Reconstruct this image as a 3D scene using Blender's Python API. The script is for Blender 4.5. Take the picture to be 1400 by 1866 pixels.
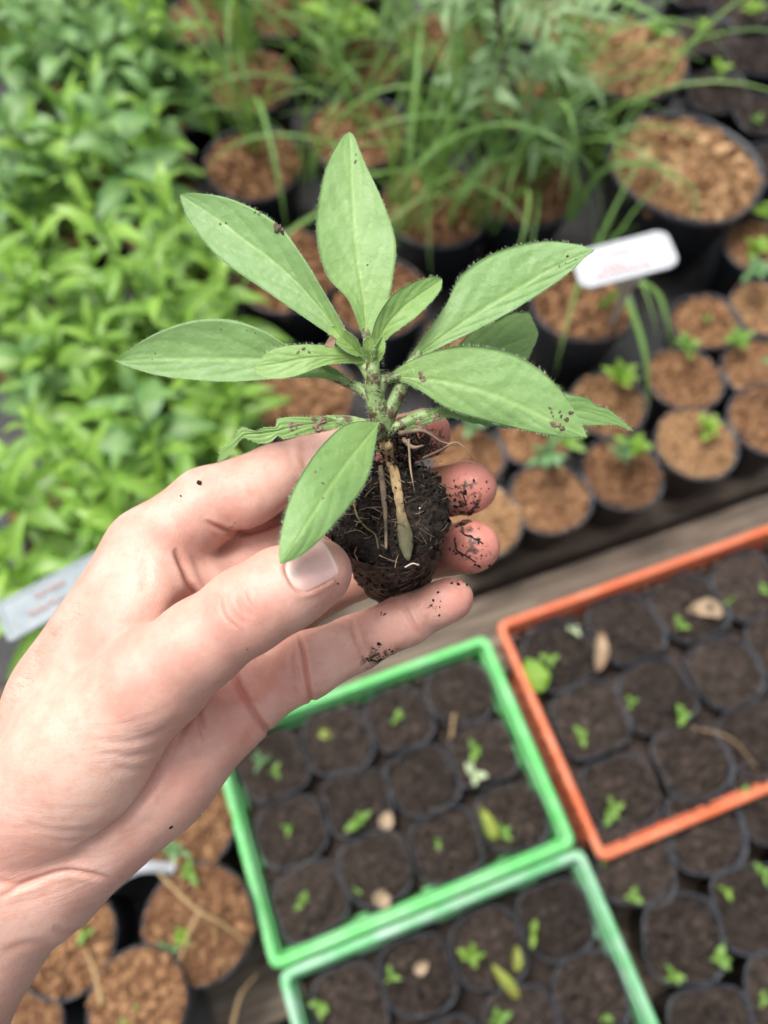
import bpy, math, random
import numpy as np
from mathutils import Vector, Matrix, Euler

for o in list(bpy.data.objects):
    bpy.data.objects.remove(o, do_unlink=True)
scene = bpy.context.scene
col = scene.collection
R = math.radians
random.seed(7)
rng = np.random.default_rng(7)

# ------------------------------------------------------------------ camera
CAM_Z, PITCH = 0.84, 65.0                 # metres above the bench, degrees below the horizon
FPX = 1410.0                              # focal length in pixels of the 1400 x 1866 photograph
cam_d = bpy.data.cameras.new('camera')
cam_d.sensor_fit = 'VERTICAL'
cam_d.sensor_height = 7.6
cam_d.lens = 7.6 * FPX / 1866.0
cam_d.clip_start, cam_d.clip_end = 0.01, 500.0
cam_d.dof.use_dof = True
cam_d.dof.focus_distance = 0.207
cam_d.dof.aperture_fstop = 1.6
cam = bpy.data.objects.new('camera', cam_d)
col.objects.link(cam)
cam.location = (0, 0, CAM_Z)
cam.rotation_euler = (R(90 - PITCH), 0, 0)
scene.camera = cam
CAM_M = Matrix.Translation((0, 0, CAM_Z)) @ Euler((R(90 - PITCH), 0, 0)).to_matrix().to_4x4()

# ------------------------------------------------------------------ sky and sun (bright overcast)
world = bpy.data.worlds.new('World')
scene.world = world
world.use_nodes = True
wn = world.node_tree
SUN_EL, SUN_AZ = R(66), R(-50)            # elevation, azimuth from +Y towards +X
sky = wn.nodes.new('ShaderNodeTexSky')
sky.sky_type = 'NISHITA'
sky.sun_disc = False
sky.sun_elevation = SUN_EL
sky.sun_rotation = SUN_AZ
sky.dust_density = 6.0
sky.air_density = 1.0
hs = wn.nodes.new('ShaderNodeHueSaturation')
hs.inputs['Saturation'].default_value = 0.3
wn.links.new(sky.outputs[0], hs.inputs['Color'])
wn.links.new(hs.outputs[0], wn.nodes['Background'].inputs['Color'])
wn.nodes['Background'].inputs['Strength'].default_value = 0.115
sun_d = bpy.data.lights.new('sun', 'SUN')
sun_d.energy = 1.5
sun_d.angle = R(22)
sun_d.color = (1.0, 0.965, 0.92)
sun = bpy.data.objects.new('sun', sun_d)
col.objects.link(sun)
sd = Vector((math.sin(SUN_AZ) * math.cos(SUN_EL), math.cos(SUN_AZ) * math.cos(SUN_EL), math.sin(SUN_EL)))
sun.rotation_euler = sd.to_track_quat('Z', 'Y').to_euler()

scene.view_settings.view_transform = 'Standard'
scene.view_settings.look = 'None'
scene.view_settings.exposure = 0.91
scene.view_settings.gamma = 1.0
scene.cycles.use_denoising = True
scene.cycles.max_bounces = 4
scene.cycles.diffuse_bounces = 3
scene.cycles.glossy_bounces = 2
scene.cycles.transmission_bounces = 3
scene.cycles.transparent_max_bounces = 4
scene.cycles.caustics_reflective = False
scene.cycles.caustics_refractive = False
scene.cycles.use_adaptive_sampling = True
scene.cycles.adaptive_threshold = 0.02

# ------------------------------------------------------------------ helpers
def ground(px, py, z):
    """world point at height z seen at a pixel of the photograph"""
    d = CAM_M.to_3x3() @ Vector(((px - 700) / FPX, (933 - py) / FPX, -1.0))
    t = (z - CAM_Z) / d.z
    return Vector((0, 0, CAM_Z)) + d * t

def depth_at(px, py, z):
    p = ground(px, py, z)
    return -(CAM_M.inverted() @ p).z

def obj(name, verts, faces, mat, parent=None, smooth=True, loc=None):
    me = bpy.data.meshes.new(name)
    me.from_pydata([tuple(v) for v in verts], [], [tuple(f) for f in faces])
    return link_mesh(name, me, mat, parent, smooth, loc)

def link_mesh(name, me, mat, parent=None, smooth=True, loc=None):
    if smooth and len(me.polygons):
        me.polygons.foreach_set('use_smooth', np.ones(len(me.polygons), dtype=bool))
    if mat is not None and not me.materials:
        me.materials.append(mat)
    me.update()
    o = bpy.data.objects.new(name, me)
    col.objects.link(o)
    if parent is not None:
        o.parent = parent
    if loc is not None:
        o.location = loc
    return o

def use(name, me, parent=None, loc=None, rot=None, scale=None):
    """one more object on shared mesh data"""
    o = bpy.data.objects.new(name, me)
    col.objects.link(o)
    if parent is not None: o.parent = parent
    if loc is not None: o.location = loc
    if rot is not None: o.rotation_euler = rot
    if scale is not None: o.scale = scale if hasattr(scale, '__len__') else (scale,) * 3
    return o

def thing(name, label, cat, loc=(0, 0, 0), rotz=0, group=None):
    o = bpy.data.objects.new(name, None)
    o.empty_display_size = 0.01
    col.objects.link(o)
    o.location = loc
    o.rotation_euler = (0, 0, rotz)
    tag(o, label, cat, group)
    return o

def tag(o, label, cat, group=None, kind=None):
    o['label'] = label
    o['category'] = cat
    if group: o['group'] = group
    if kind: o['kind'] = kind
    return o

def hash3(ix, iy, iz, seed):
    h = (ix.astype(np.int64) * 374761393 + iy.astype(np.int64) * 668265263 + iz.astype(np.int64) * 2147483647 + seed * 974634777) & 0xffffffff
    h = ((h ^ (h >> 13)) * 1274126177) & 0xffffffff
    h = h ^ (h >> 16)
    return (h & 0xffff) / 32767.5 - 1.0

def vnoise(P, scale, seed=0):
    """smooth value noise in -1..1 at points P (n,3)"""
    Q = np.asarray(P, dtype=np.float64) * scale
    I = np.floor(Q).astype(np.int64)
    F = Q - I
    F = F * F * (3 - 2 * F)
    out = 0
    for dx in (0, 1):
        for dy in (0, 1):
            for dz in (0, 1):
                w = (F[:, 0] if dx else 1 - F[:, 0]) * (F[:, 1] if dy else 1 - F[:, 1]) * (F[:, 2] if dz else 1 - F[:, 2])
                out = out + w * hash3(I[:, 0] + dx, I[:, 1] + dy, I[:, 2] + dz, seed)
    return out

def fbm(P, scale, octaves=3, seed=0):
    s, a, t = 0, 1.0, 0
    for k in range(octaves):
        s = s + a * vnoise(P, scale * 2 ** k, seed + k)
        t += a
        a *= 0.5
    return s / t

def catmull(pts, n):
    """resample a polyline (k,d) smoothly to n points evenly by arc length"""
    P = np.asarray(pts, dtype=np.float64)
    if len(P) == 2:
        return P[0] + (P[1] - P[0]) * np.linspace(0, 1, n)[:, None]
    E = np.vstack([2 * P[0] - P[1], P, 2 * P[-1] - P[-2]])
    out = []
    for i in range(1, len(E) - 2):
        t = np.linspace(0, 1, 24, endpoint=False)[:, None]
        p0, p1, p2, p3 = E[i - 1], E[i], E[i + 1], E[i + 2]
        out.append(0.5 * (2 * p1 + (p2 - p0) * t + (2 * p0 - 5 * p1 + 4 * p2 - p3) * t ** 2 + (3 * p1 - p0 - 3 * p2 + p3) * t ** 3))
    out.append(P[-1:])
    C = np.vstack(out)
    L = np.concatenate([[0], np.cumsum(np.linalg.norm(np.diff(C, axis=0), axis=1))])
    s = np.linspace(0, L[-1], n)
    return np.stack([np.interp(s, L, C[:, k]) for k in range(C.shape[1])], axis=1)

def tube(pts, radii, sides=8, cap=True):
    """verts, faces of a tube along pts with a radius per point"""
    P = np.asarray(pts, dtype=np.float64)
    n = len(P)
    r = np.full(n, radii) if np.isscalar(radii) else np.interp(np.linspace(0, 1, n), np.linspace(0, 1, len(radii)), radii)
    T = np.gradient(P, axis=0)
    T /= np.linalg.norm(T, axis=1)[:, None] + 1e-12
    ref = np.array([0.0, 0, 1]) if abs(T[0][2]) < 0.9 else np.array([1.0, 0, 0])
    V, F = [], []
    u = np.cross(T[0], ref); u /= np.linalg.norm(u)
    for i in range(n):
        u = u - T[i] * np.dot(u, T[i]); u /= np.linalg.norm(u) + 1e-12
        w = np.cross(T[i], u)
        for k in range(sides):
            a = 2 * math.pi * k / sides
            V.append(P[i] + r[i] * (math.cos(a) * u + math.sin(a) * w))
    for i in range(n - 1):
        for k in range(sides):
            k2 = (k + 1) % sides
            F.append((i * sides + k, i * sides + k2, (i + 1) * sides + k2, (i + 1) * sides + k))
    if cap:
        F.append(tuple(range(sides))[::-1])
        F.append(tuple((n - 1) * sides + k for k in range(sides)))
    return V, F

class Bag:
    """collects pieces that belong to one mesh"""
    def __init__(self): self.v, self.f, self.n = [], [], 0
    def add(self, V, F):
        V = np.asarray(V, dtype=np.float64)
        self.v.append(V)
        self.f.extend([tuple(int(i) + self.n for i in f) for f in F])
        self.n += len(V)
        return self
    def obj(self, name, mat, parent=None, smooth=True, loc=None):
        return obj(name, np.vstack(self.v), self.f, mat, parent, smooth, loc)
    def mesh(self, name, mat, smooth=True):
        me = bpy.data.meshes.new(name)
        me.from_pydata([tuple(v) for v in np.vstack(self.v)], [], self.f)
        if smooth: me.polygons.foreach_set('use_smooth', np.ones(len(me.polygons), dtype=bool))
        me.materials.append(mat)
        return me

def box(x0, x1, y0, y1, z0, z1, bev=0.0):
    """a box with its eight corners cut back to bevelled edges"""
    V, F = [], []
    if bev <= 0:
        V = [(x, y, z) for x in (x0, x1) for y in (y0, y1) for z in (z0, z1)]
        F = [(0, 1, 3, 2), (4, 6, 7, 5), (0, 4, 5, 1), (2, 3, 7, 6), (0, 2, 6, 4), (1, 5, 7, 3)]
        return V, F
    c = [((x0, x1), (y0, y1), (z0, z1))]
    idx = {}
    for ix in (0, 1):
        for iy in (0, 1):
            for iz in (0, 1):
                p = [(x0, x1)[ix], (y0, y1)[iy], (z0, z1)[iz]]
                s = [1 - 2 * ix, 1 - 2 * iy, 1 - 2 * iz]
                for ax in range(3):
                    q = list(p)
                    for b in range(3):
                        if b != ax: q[b] += s[b] * bev
                    idx[(ix, iy, iz, ax)] = len(V)
                    V.append(q)
    for ax in range(3):
        a, b = [k for k in range(3) if k != ax]
        for side in (0, 1):
            q = []
            for (i, j) in ((0, 0), (1, 0), (1, 1), (0, 1)):
                t = [0, 0, 0]; t[ax] = side; t[a] = i; t[b] = j
                q.append(idx[(t[0], t[1], t[2], ax)])
            F.append(tuple(q) if side else tuple(q[::-1]))
    for ax in range(3):                    # the twelve bevel strips run along ax
        a, b = [k for k in range(3) if k != ax]
        for (i, j) in ((0, 0), (0, 1), (1, 0), (1, 1)):
            t0 = [0, 0, 0]; t0[a] = i; t0[b] = j; t1 = list(t0); t1[ax] = 1
            F.append((idx[(*t0, a)], idx[(*t1, a)], idx[(*t1, b)], idx[(*t0, b)]))
    for ix in (0, 1):
        for iy in (0, 1):
            for iz in (0, 1):
                F.append(tuple(idx[(ix, iy, iz, k)] for k in range(3)))
    return V, F

ICO_V = [(0, 0, -1), (.72, -.53, -.45), (-.28, -.85, -.45), (-.89, 0, -.45), (-.28, .85, -.45), (.72, .53, -.45),
         (.28, -.85, .45), (-.72, -.53, .45), (-.72, .53, .45), (.28, .85, .45), (.89, 0, .45), (0, 0, 1)]
ICO_F = [(0, 1, 2), (1, 0, 5), (0, 2, 3), (0, 3, 4), (0, 4, 5), (1, 5, 10), (2, 1, 6), (3, 2, 7), (4, 3, 8), (5, 4, 9),
         (1, 10, 6), (2, 6, 7), (3, 7, 8), (4, 8, 9), (5, 9, 10), (6, 10, 11), (7, 6, 11), (8, 7, 11), (9, 8, 11), (10, 9, 11)]

def lump(c, size, rg, flat=1.0):
    """one irregular crumb of 20 triangles"""
    V = np.array(ICO_V) * (1 + 0.45 * (rg.random((12, 1)) - 0.5) * 2)
    V = V * np.array([1, 0.55 + 0.5 * rg.random(), (0.4 + 0.5 * rg.random()) * flat])
    e = Euler(tuple(rg.random(3) * 6.28)).to_matrix() if flat == 1.0 else Euler((rg.normal() * .4, rg.normal() * .4, rg.random() * 6.28)).to_matrix()
    V = V @ np.array(e).T
    return V * size + np.asarray(c), ICO_F

def flake(c, n, size, rg):
    """a crumb pressed flat against a surface with normal n"""
    V, F = lump((0, 0, 0), size, rg)
    n = np.asarray(n)
    V = V - 0.62 * np.outer(V @ n, n)
    return V + np.asarray(c), F

def set_attr(me, name, arr):
    """a colour per vertex (n,3)"""
    a = me.attributes.new(name, 'FLOAT_COLOR', 'POINT')
    buf = np.ones((len(me.vertices), 4), dtype=np.float32)
    buf[:, :arr.shape[1]] = arr
    a.data.foreach_set('color', buf.ravel())

# ------------------------------------------------------------------ materials
class NT:
    def __init__(self, name):
        self.m = bpy.data.materials.new(name)
        self.m.use_nodes = True
        self.t = self.m.node_tree
        self.b = self.t.nodes['Principled BSDF']
    def n(self, kind, **kw):
        nd = self.t.nodes.new('ShaderNode' + kind)
        for k, v in kw.items():
            if k in nd.inputs.keys(): self.set(nd.inputs[k], v)
            else: setattr(nd, k, v)
        return nd
    def set(self, sock, v):
        if isinstance(v, bpy.types.NodeSocket): self.t.links.new(v, sock)
        else: sock.default_value = v
    def inp(self, **kw):
        for k, v in kw.items(): self.set(self.b.inputs[k.replace('_', ' ')], v)
    def coords(self, rand=True):
        tc = self.n('TexCoord')
        if not rand: return tc.outputs['Object']
        oi = self.n('ObjectInfo')
        ml = self.n('Math', operation='MULTIPLY'); self.set(ml.inputs[0], oi.outputs['Random']); ml.inputs[1].default_value = 37.0
        va = self.n('VectorMath', operation='ADD'); self.set(va.inputs[0], tc.outputs['Object']); self.set(va.inputs[1], ml.outputs[0])
        return va.outputs[0]
    def rnd(self): return self.n('ObjectInfo').outputs['Random']
    def noise(self, vec, scale, detail=4.0, rough=0.55, dist=0.0):
        nd = self.n('TexNoise'); self.set(nd.inputs['Vector'], vec)
        nd.inputs['Scale'].default_value = scale; nd.inputs['Detail'].default_value = detail
        nd.inputs['Roughness'].default_value = rough; nd.inputs['Distortion'].default_value = dist
        return nd.outputs['Fac']
    def voro(self, vec, scale, feature='F1', out='Distance', rnd=1.0):
        nd = self.n('TexVoronoi', feature=feature); self.set(nd.inputs['Vector'], vec)
        nd.inputs['Scale'].default_value = scale; nd.inputs['Randomness'].default_value = rnd
        return nd.outputs[out]
    def ramp(self, fac, stops):
        nd = self.n('ValToRGB'); self.set(nd.inputs[0], fac)
        el = nd.color_ramp.elements
        while len(el) < len(stops): el.new(0.5)
        for e, (p, c) in zip(el, stops):
            e.position = p; e.color = (*c, 1) if len(c) == 3 else c
        return nd.outputs[0]
    def mix(self, fac, a, b, mode='MIX'):
        nd = self.n('Mix', data_type='RGBA', blend_type=mode)
        for s, v in ((nd.inputs[0], fac), (nd.inputs[6], a), (nd.inputs[7], b)):
            if isinstance(v, tuple) and len(v) == 3: v = (*v, 1)
            self.set(s, v)
        return nd.outputs[2]
    def math(self, op, a, b=0.0, clamp=False):
        nd = self.n('Math', operation=op, use_clamp=clamp)
        self.set(nd.inputs[0], a); self.set(nd.inputs[1], b)
        return nd.outputs[0]
    def remap(self, v, a, b, c=0.0, d=1.0):
        nd = self.n('MapRange'); self.set(nd.inputs[0], v)
        for i, q in enumerate((a, b, c, d)): nd.inputs[i + 1].default_value = q
        return nd.outputs[0]
    def attr(self, name):
        nd = self.n('Attribute', attribute_name=name)
        sp = self.n('SeparateColor'); self.set(sp.inputs[0], nd.outputs['Color'])
        return sp.outputs
    def bump(self, h, strength=0.3, dist=0.001, nrm=None):
        nd = self.n('Bump'); nd.inputs['Strength'].default_value = strength; nd.inputs['Distance'].default_value = dist
        self.set(nd.inputs['Height'], h)
        if nrm is not None: self.set(nd.inputs['Normal'], nrm)
        return nd.outputs[0]

def leaf_material(name, dark, light, rough=0.5, trans=0.25, sheen=0.0, vein=(0.30, 0.42, 0.14)):
    """foliage: colour varies from leaf to leaf, paler veins, some light comes through"""
    k = NT(name)
    v = k.coords()
    c = k.mix(k.rnd(), dark, light)
    c = k.mix(k.remap(k.noise(v, 60, 1), 0.35, 0.75), c, light)
    a = k.attr('leaf')
    c = k.mix(k.math('MULTIPLY', a[0], 0.6), c, vein)
    k.inp(Base_Color=c, Roughness=rough, Specular_IOR_Level=0.4, Sheen_Weight=sheen, Sheen_Roughness=0.5)
    tr = k.n('BsdfTranslucent'); k.set(tr.inputs['Color'], k.mix(0.5, c, (0.25, 0.42, 0.05)))
    mx = k.n('MixShader'); mx.inputs[0].default_value = trans
    k.t.links.new(k.b.outputs[0], mx.inputs[1]); k.t.links.new(tr.outputs[0], mx.inputs[2])
    k.t.links.new(mx.outputs[0], k.t.nodes['Material Output'].inputs['Surface'])
    return k.m
# ------------------------------------------------------------------ materials of the place
def soil_material(name, stops, scale, rough=0.85):
    k = NT(name)
    v = k.coords()
    a = k.math('ADD', k.math('MULTIPLY', k.noise(v, scale, 3, .65), 0.65), k.math('MULTIPLY', k.noise(v, scale * .18, 1), 0.35))
    c = k.ramp(a, stops)
    ch = k.n('TexVoronoi'); k.set(ch.inputs['Vector'], v); ch.inputs['Scale'].default_value = scale * 1.1
    hsv = k.n('SeparateColor'); k.set(hsv.inputs[0], ch.outputs['Color'])
    c = k.mix(k.remap(hsv.outputs[0], .0, 1.0, .0, .35), c, stops[-1][1])
    isl = k.n('NewGeometry').outputs['Random Per Island']
    c = k.mix(k.remap(isl, .0, .45, .75, .0), c, stops[0][1])
    c = k.mix(k.remap(isl, .5, 1.0, .0, .8), c, stops[-1][1])
    c = k.mix(k.remap(k.rnd(), 0, 1, 0, .45), c, stops[0][1])
    c = k.mix(k.math('MULTIPLY', k.remap(k.noise(v, scale * .12, 2), .48, .66), .6), c, stops[0][1])
    k.inp(Base_Color=c, Roughness=rough, Specular_IOR_Level=0.3
    )
    return k.m
M_MULCH = soil_material('coarse_brown_mulch', [(0.30, (0.085, 0.034, 0.015)), (0.48, (0.190, 0.090, 0.042)), (0.62, (0.325, 0.165, 0.080)), (0.78, (0.54, 0.32, 0.16))], 150)
M_MULCH_Y = soil_material('fibrous_tan_mulch', [(0.30, (0.11, 0.048, 0.020)), (0.48, (0.255, 0.122, 0.050)), (0.62, (0.40, 0.220, 0.092)), (0.78, (0.60, 0.41, 0.22))], 150)
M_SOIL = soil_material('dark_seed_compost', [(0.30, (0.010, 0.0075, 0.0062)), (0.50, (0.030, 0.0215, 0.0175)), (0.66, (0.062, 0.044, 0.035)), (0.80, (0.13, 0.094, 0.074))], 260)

def plastic(name, colr, dusty, amount, rough=.38, scale=30):
    k = NT(name)
    v = k.coords()
    c = k.mix(k.math('MULTIPLY', k.remap(k.noise(v, scale, 3, .65), .42, .72), amount), colr, dusty)
    c = k.mix(k.math('MULTIPLY', k.remap(k.noise(v, scale * 6, 2, .7), .58, .72), .35), c, (.09, .07, .05))
    k.inp(Base_Color=c, Roughness=rough + .06, Specular_IOR_Level=.5)
    return k.m
M_BLACK = plastic('black_poly_pot', (0.020, 0.022, 0.028), (0.115, 0.127, 0.150), .95, .28)
M_GREEN = plastic('green_crate_plastic', (0.130, 0.560, 0.150), (0.32, 0.62, 0.35), .8, .40)
M_GREEN2 = plastic('dusty_green_crate_plastic', (0.145, 0.480, 0.195), (0.40, 0.58, 0.46), 1.0, .45)
M_ORANGE = plastic('orange_crate_plastic', (0.62, 0.135, 0.050), (0.70, 0.28, 0.16), .7, .42)
M_WHITE = plastic('white_tag_plastic', (0.36, 0.38, 0.40), (0.46, 0.48, 0.50), .6, .35)
M_GREYTAG = plastic('weathered_tag_plastic', (0.22, 0.26, 0.28), (0.32, 0.36, 0.37), .8, .4)
k = NT('tag_paper'); k.inp(Base_Color=(.50, .50, .52, 1), Roughness=.6); M_PAPER = k.m
k = NT('faded_red_ink'); k.inp(Base_Color=(0.46, 0.29, 0.28, 1), Roughness=.7); M_INK = k.m
k = NT('faded_grey_ink'); k.inp(Base_Color=(0.34, 0.42, 0.42, 1), Roughness=.7); M_INK2 = k.m

k = NT('weathered_wood')
v = k.coords()
mp = k.n('Mapping'); k.set(mp.inputs['Vector'], v); mp.inputs['Scale'].default_value = (9, 120, 60)
g = k.noise(mp.outputs[0], 1.0, 6, .65, .4)
c = k.ramp(g, [(0.28, (0.045, 0.034, 0.026)), (0.45, (0.105, 0.080, 0.060)), (0.60, (0.190, 0.148, 0.110)), (0.78, (0.31, 0.255, 0.195))])
c = k.mix(k.math('MULTIPLY', k.remap(k.noise(v, 14, 4), .5, .7), .6), c, (0.05, 0.04, 0.03))
k.inp(Base_Color=c, Roughness=.85, Normal=k.bump(g, .7, .003))
M_WOOD = k.m
k = NT('bare_earth'); v = k.coords(False)
k.inp(Base_Color=k.mix(k.noise(v, 8, 6, .7), (0.020, 0.015, 0.012), (0.07, 0.05, 0.04)), Roughness=.95, Normal=k.bump(k.noise(v, 20, 5), .6, .03))
M_EARTH = k.m

M_HERB = leaf_material('herb_leaf', (0.080, 0.225, 0.020), (0.275, 0.500, 0.070), .38, .32)
M_YOUNG = leaf_material('young_herb_leaf', (0.150, 0.350, 0.030), (0.330, 0.560, 0.080), .36, .32)
M_HERB2 = leaf_material('herb_leaf_bluish', (0.095, 0.230, 0.070), (0.190, 0.365, 0.115), .45, .28)
M_LIME = leaf_material('lime_leaf', (0.17, 0.36, 0.025), (0.30, 0.50, 0.06), .5, .35)
M_GRASS = leaf_material('grass_blade', (0.085, 0.200, 0.040), (0.225, 0.390, 0.105), .42, .25, vein=(0.16, 0.30, 0.08))
M_FEATHER = leaf_material('feathery_leaf', (0.090, 0.200, 0.085), (0.215, 0.345, 0.190), .55, .2)
M_SPROUT = leaf_material('sprout_leaf', (0.095, 0.235, 0.030), (0.210, 0.390, 0.065), .5, .3)
M_SPROUT2 = leaf_material('sprout_leaf_bluish', (0.085, 0.21, 0.09), (0.15, 0.31, 0.14), .5, .2)
M_PALE = leaf_material('pale_cotyledon', (0.42, 0.52, 0.30), (0.55, 0.62, 0.42), .5, .2)
M_DEAD = leaf_material('dead_leaf', (0.22, 0.13, 0.075), (0.44, 0.33, 0.22), .7, .1, vein=(.3, .2, .1))
M_OCHRE = leaf_material('yellowed_leaf', (0.30, 0.27, 0.04), (0.30, 0.38, 0.06), .5, .25)
k = NT('green_stem'); v = k.coords(False); k.inp(Base_Color=k.mix(k.noise(v, 60, 3), (0.10, 0.20, 0.04), (0.19, 0.30, 0.08)), Roughness=.55); M_GSTEM = k.m
k = NT('woody_stem'); v = k.coords(False); k.inp(Base_Color=k.mix(k.noise(v, 90, 4), (0.045, 0.030, 0.018), (0.13, 0.085, 0.05)), Roughness=.8); M_WSTEM = k.m
k = NT('straw'); v = k.coords(False); k.inp(Base_Color=k.mix(k.noise(v, 90, 4), (0.27, 0.17, 0.075), (0.46, 0.32, 0.16)), Roughness=.75); M_STRAW = k.m

# ------------------------------------------------------------------ ground and bench
o = obj('ground', [(-150, -150, -.78), (150, -150, -.78), (150, 150, -.78), (-150, 150, -.78)], [(0, 1, 2, 3)], M_EARTH)
o['kind'] = 'structure'
BA = R(20)                                       # the bench runs 20 degrees off the picture's horizontal
BU, BV = Vector((math.cos(BA), math.sin(BA), 0)), Vector((-math.sin(BA), math.cos(BA), 0))
bench = thing('wooden_bench', 'weathered grey plank bench under the pots and crates', 'bench', (0, 0, 0), BA)
rg = np.random.default_rng(4)
vfront = float(ground(1150, 985, 0.02).dot(BV))
vv_ = -0.62
while vv_ < 1.75:
    wd = 0.088 + 0.012 * rg.random()
    lift = 0.0
    lip = vv_ < vfront < vv_ + wd + .012
    if lip: lift = 0.020
    V, F = box(-1.25 + .04 * rg.random(), 1.25 + .04 * rg.random(), vv_, vv_ + wd, -.024 + lift - .004 * rg.random(), lift - .002 * rg.random(), .003)
    V = np.array(V); V[:, 2] += .002 * np.sin(V[:, 0] * 3 + vv_ * 20)
    p = obj('plank', V, F, M_WOOD, bench, False)
    vv_ += wd + 0.010 + .006 * rg.random()
for u_ in (-1.1, 0, 1.1):
    V, F = box(u_ - .03, u_ + .03, -.6, 1.7, -.09, -.031, .004); obj('bearer', V, F, M_WOOD, bench, False)
    for w_ in (-.5, 1.55):
        V, F = box(u_ - .028, u_ + .028, w_, w_ + .06, -.779, -.0915, .004); obj('leg', V, F, M_WOOD, bench, False)

# black cloth added over the planks to darken the gaps between pots
k = NT('woven_black_cloth'); v = k.coords(False)
wv = k.n('TexWave', wave_type='BANDS'); k.set(wv.inputs['Vector'], v); wv.inputs['Scale'].default_value = 120
k.inp(Base_Color=k.mix(k.remap(k.noise(v, 12, 6, .7), .45, .75), (0.008, 0.009, 0.010), (0.05, 0.045, 0.04)), Roughness=.6, Normal=k.bump(wv.outputs['Fac'], .3, .001))
def cloth(label, u0, u1, v0, v1, z):
    n = 30
    V = [(u0 + (u1 - u0) * i / n, v0 + (v1 - v0) * j / n, 0) for i in range(n + 1) for j in range(n + 1)]
    V = np.array(V); V[:, 2] = z + .0022 * fbm(V, 5, 3, 6) + .001
    F = [(i * (n + 1) + j, (i + 1) * (n + 1) + j, (i + 1) * (n + 1) + j + 1, i * (n + 1) + j + 1) for i in range(n) for j in range(n)]
    o = obj('gap_darkening_cloth', V, F, k.m); o.rotation_euler = (0, 0, BA)
    return tag(o, label, 'cloth')
cloth('added black woven cloth darkening the gaps between pots behind the planks', -1.2, 1.2, vfront + .085, 1.7, .0045)
cloth('added black woven cloth darkening the gaps between pots at bottom left', -1.2, -.19, -.55, vfront - .06, .0055)

# ------------------------------------------------------------------ pots: a few shapes, each with its own fill
def wobble(seed, sq, amp):
    rg = np.random.default_rng(seed)
    ph = rg.random(6) * 6.283; am = rg.normal(size=6) * amp / np.array([1, 1, 1.5, 2, 3, 4])
    rot = rg.random() * 1.57 if sq < 2.4 else 0.0
    def f(th):
        c, s = np.abs(np.cos(th - rot)), np.abs(np.sin(th - rot))
        return (c ** sq + s ** sq) ** (-1 / sq) * (1 + sum(am[q_] * np.cos((q_ + 1) * th + ph[q_]) for q_ in range(6)))
    return f

def pot_meshes(seed, sq=2.0, amp=.02, height=1.25, level=.10, mulch=M_MULCH, chips=320, chip=.05, mound=.10, rim=.035):
    """unit-radius pot shell and its fill, rim at z = 0"""
    f = wobble(seed, sq, amp)
    n = 40
    th = np.linspace(0, 2 * math.pi, n, endpoint=False)
    R0 = f(th)
    rg = np.random.default_rng(seed + 100)
    lipz = .03 * vnoise(np.stack([np.cos(th) * 2, np.sin(th) * 2, np.full(n, seed * 1.3)], axis=1), 1.0, seed)
    prof = [(1.0 - rim * 1.3, -level * 2.2), (1.0 - rim * 1.2, -.06), (1.0 - rim * .9, -.004), (1.0 - rim * .3, .012), (1.0, -.004), (1.0 + rim * .15, -.04), (1.0, -.07), (.985, -.075), (.72, -height), (.70, -height - .005), (.01, -height - .005)]
    V, F = [], []
    for (r_, z_) in prof:
        fz = max(0, 1 + z_ * 2)
        for j in range(n):
            rr_ = R0[j] * fz + (1 - fz) * (0.5 + 0.5 * R0[j])
            V.append((r_ * rr_ * math.cos(th[j]), r_ * rr_ * math.sin(th[j]), z_ + lipz[j] * fz))
    for i in range(len(prof) - 1):
        for j in range(n):
            j2 = (j + 1) % n
            F.append((i * n + j, i * n + j2, (i + 1) * n + j2, (i + 1) * n + j)[::-1])
    b = Bag().add(V, F)
    pot = b.mesh('pot', M_BLACK)
    V, F = [(0, 0, 0)], []
    nr = 16
    for i in range(1, nr + 1):
        for j in range(n):
            r_ = (1 - rim * 1.25) * i / nr
            V.append((r_ * R0[j] * math.cos(th[j]), r_ * R0[j] * math.sin(th[j]), 0))
    V = np.array(V)
    rr_ = np.linalg.norm(V[:, :2], axis=1)
    V[:, 2] = -level + mound * (1 - rr_ ** 2) * .5 + .5 * mound * fbm(V + seed, 2.2, 3, seed) + .35 * mound * vnoise(V + seed, 9, seed + 3)
    for j in range(n): F.append((0, 1 + j, 1 + (j + 1) % n))
    for i in range(nr - 1):
        for j in range(n):
            j2 = (j + 1) % n
            F.append((1 + i * n + j, 1 + (i + 1) * n + j, 1 + (i + 1) * n + j2, 1 + i * n + j2))
    b = Bag().add(V, F)
    for q_ in range(chips):
        a_ = rg.random() * 6.283; r_ = .93 * math.sqrt(rg.random()) * float(f(np.array(a_)))
        i = np.argmin((V[:, 0] - r_ * math.cos(a_)) ** 2 + (V[:, 1] - r_ * math.sin(a_)) ** 2)
        C, FF = lump((r_ * math.cos(a_), r_ * math.sin(a_), V[i, 2] + chip * .2), chip * (.35 + 1.0 * rg.random() ** 2.5), rg)
        b.add(C, FF)
    return pot, b.mesh('soil', mulch, False)

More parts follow.
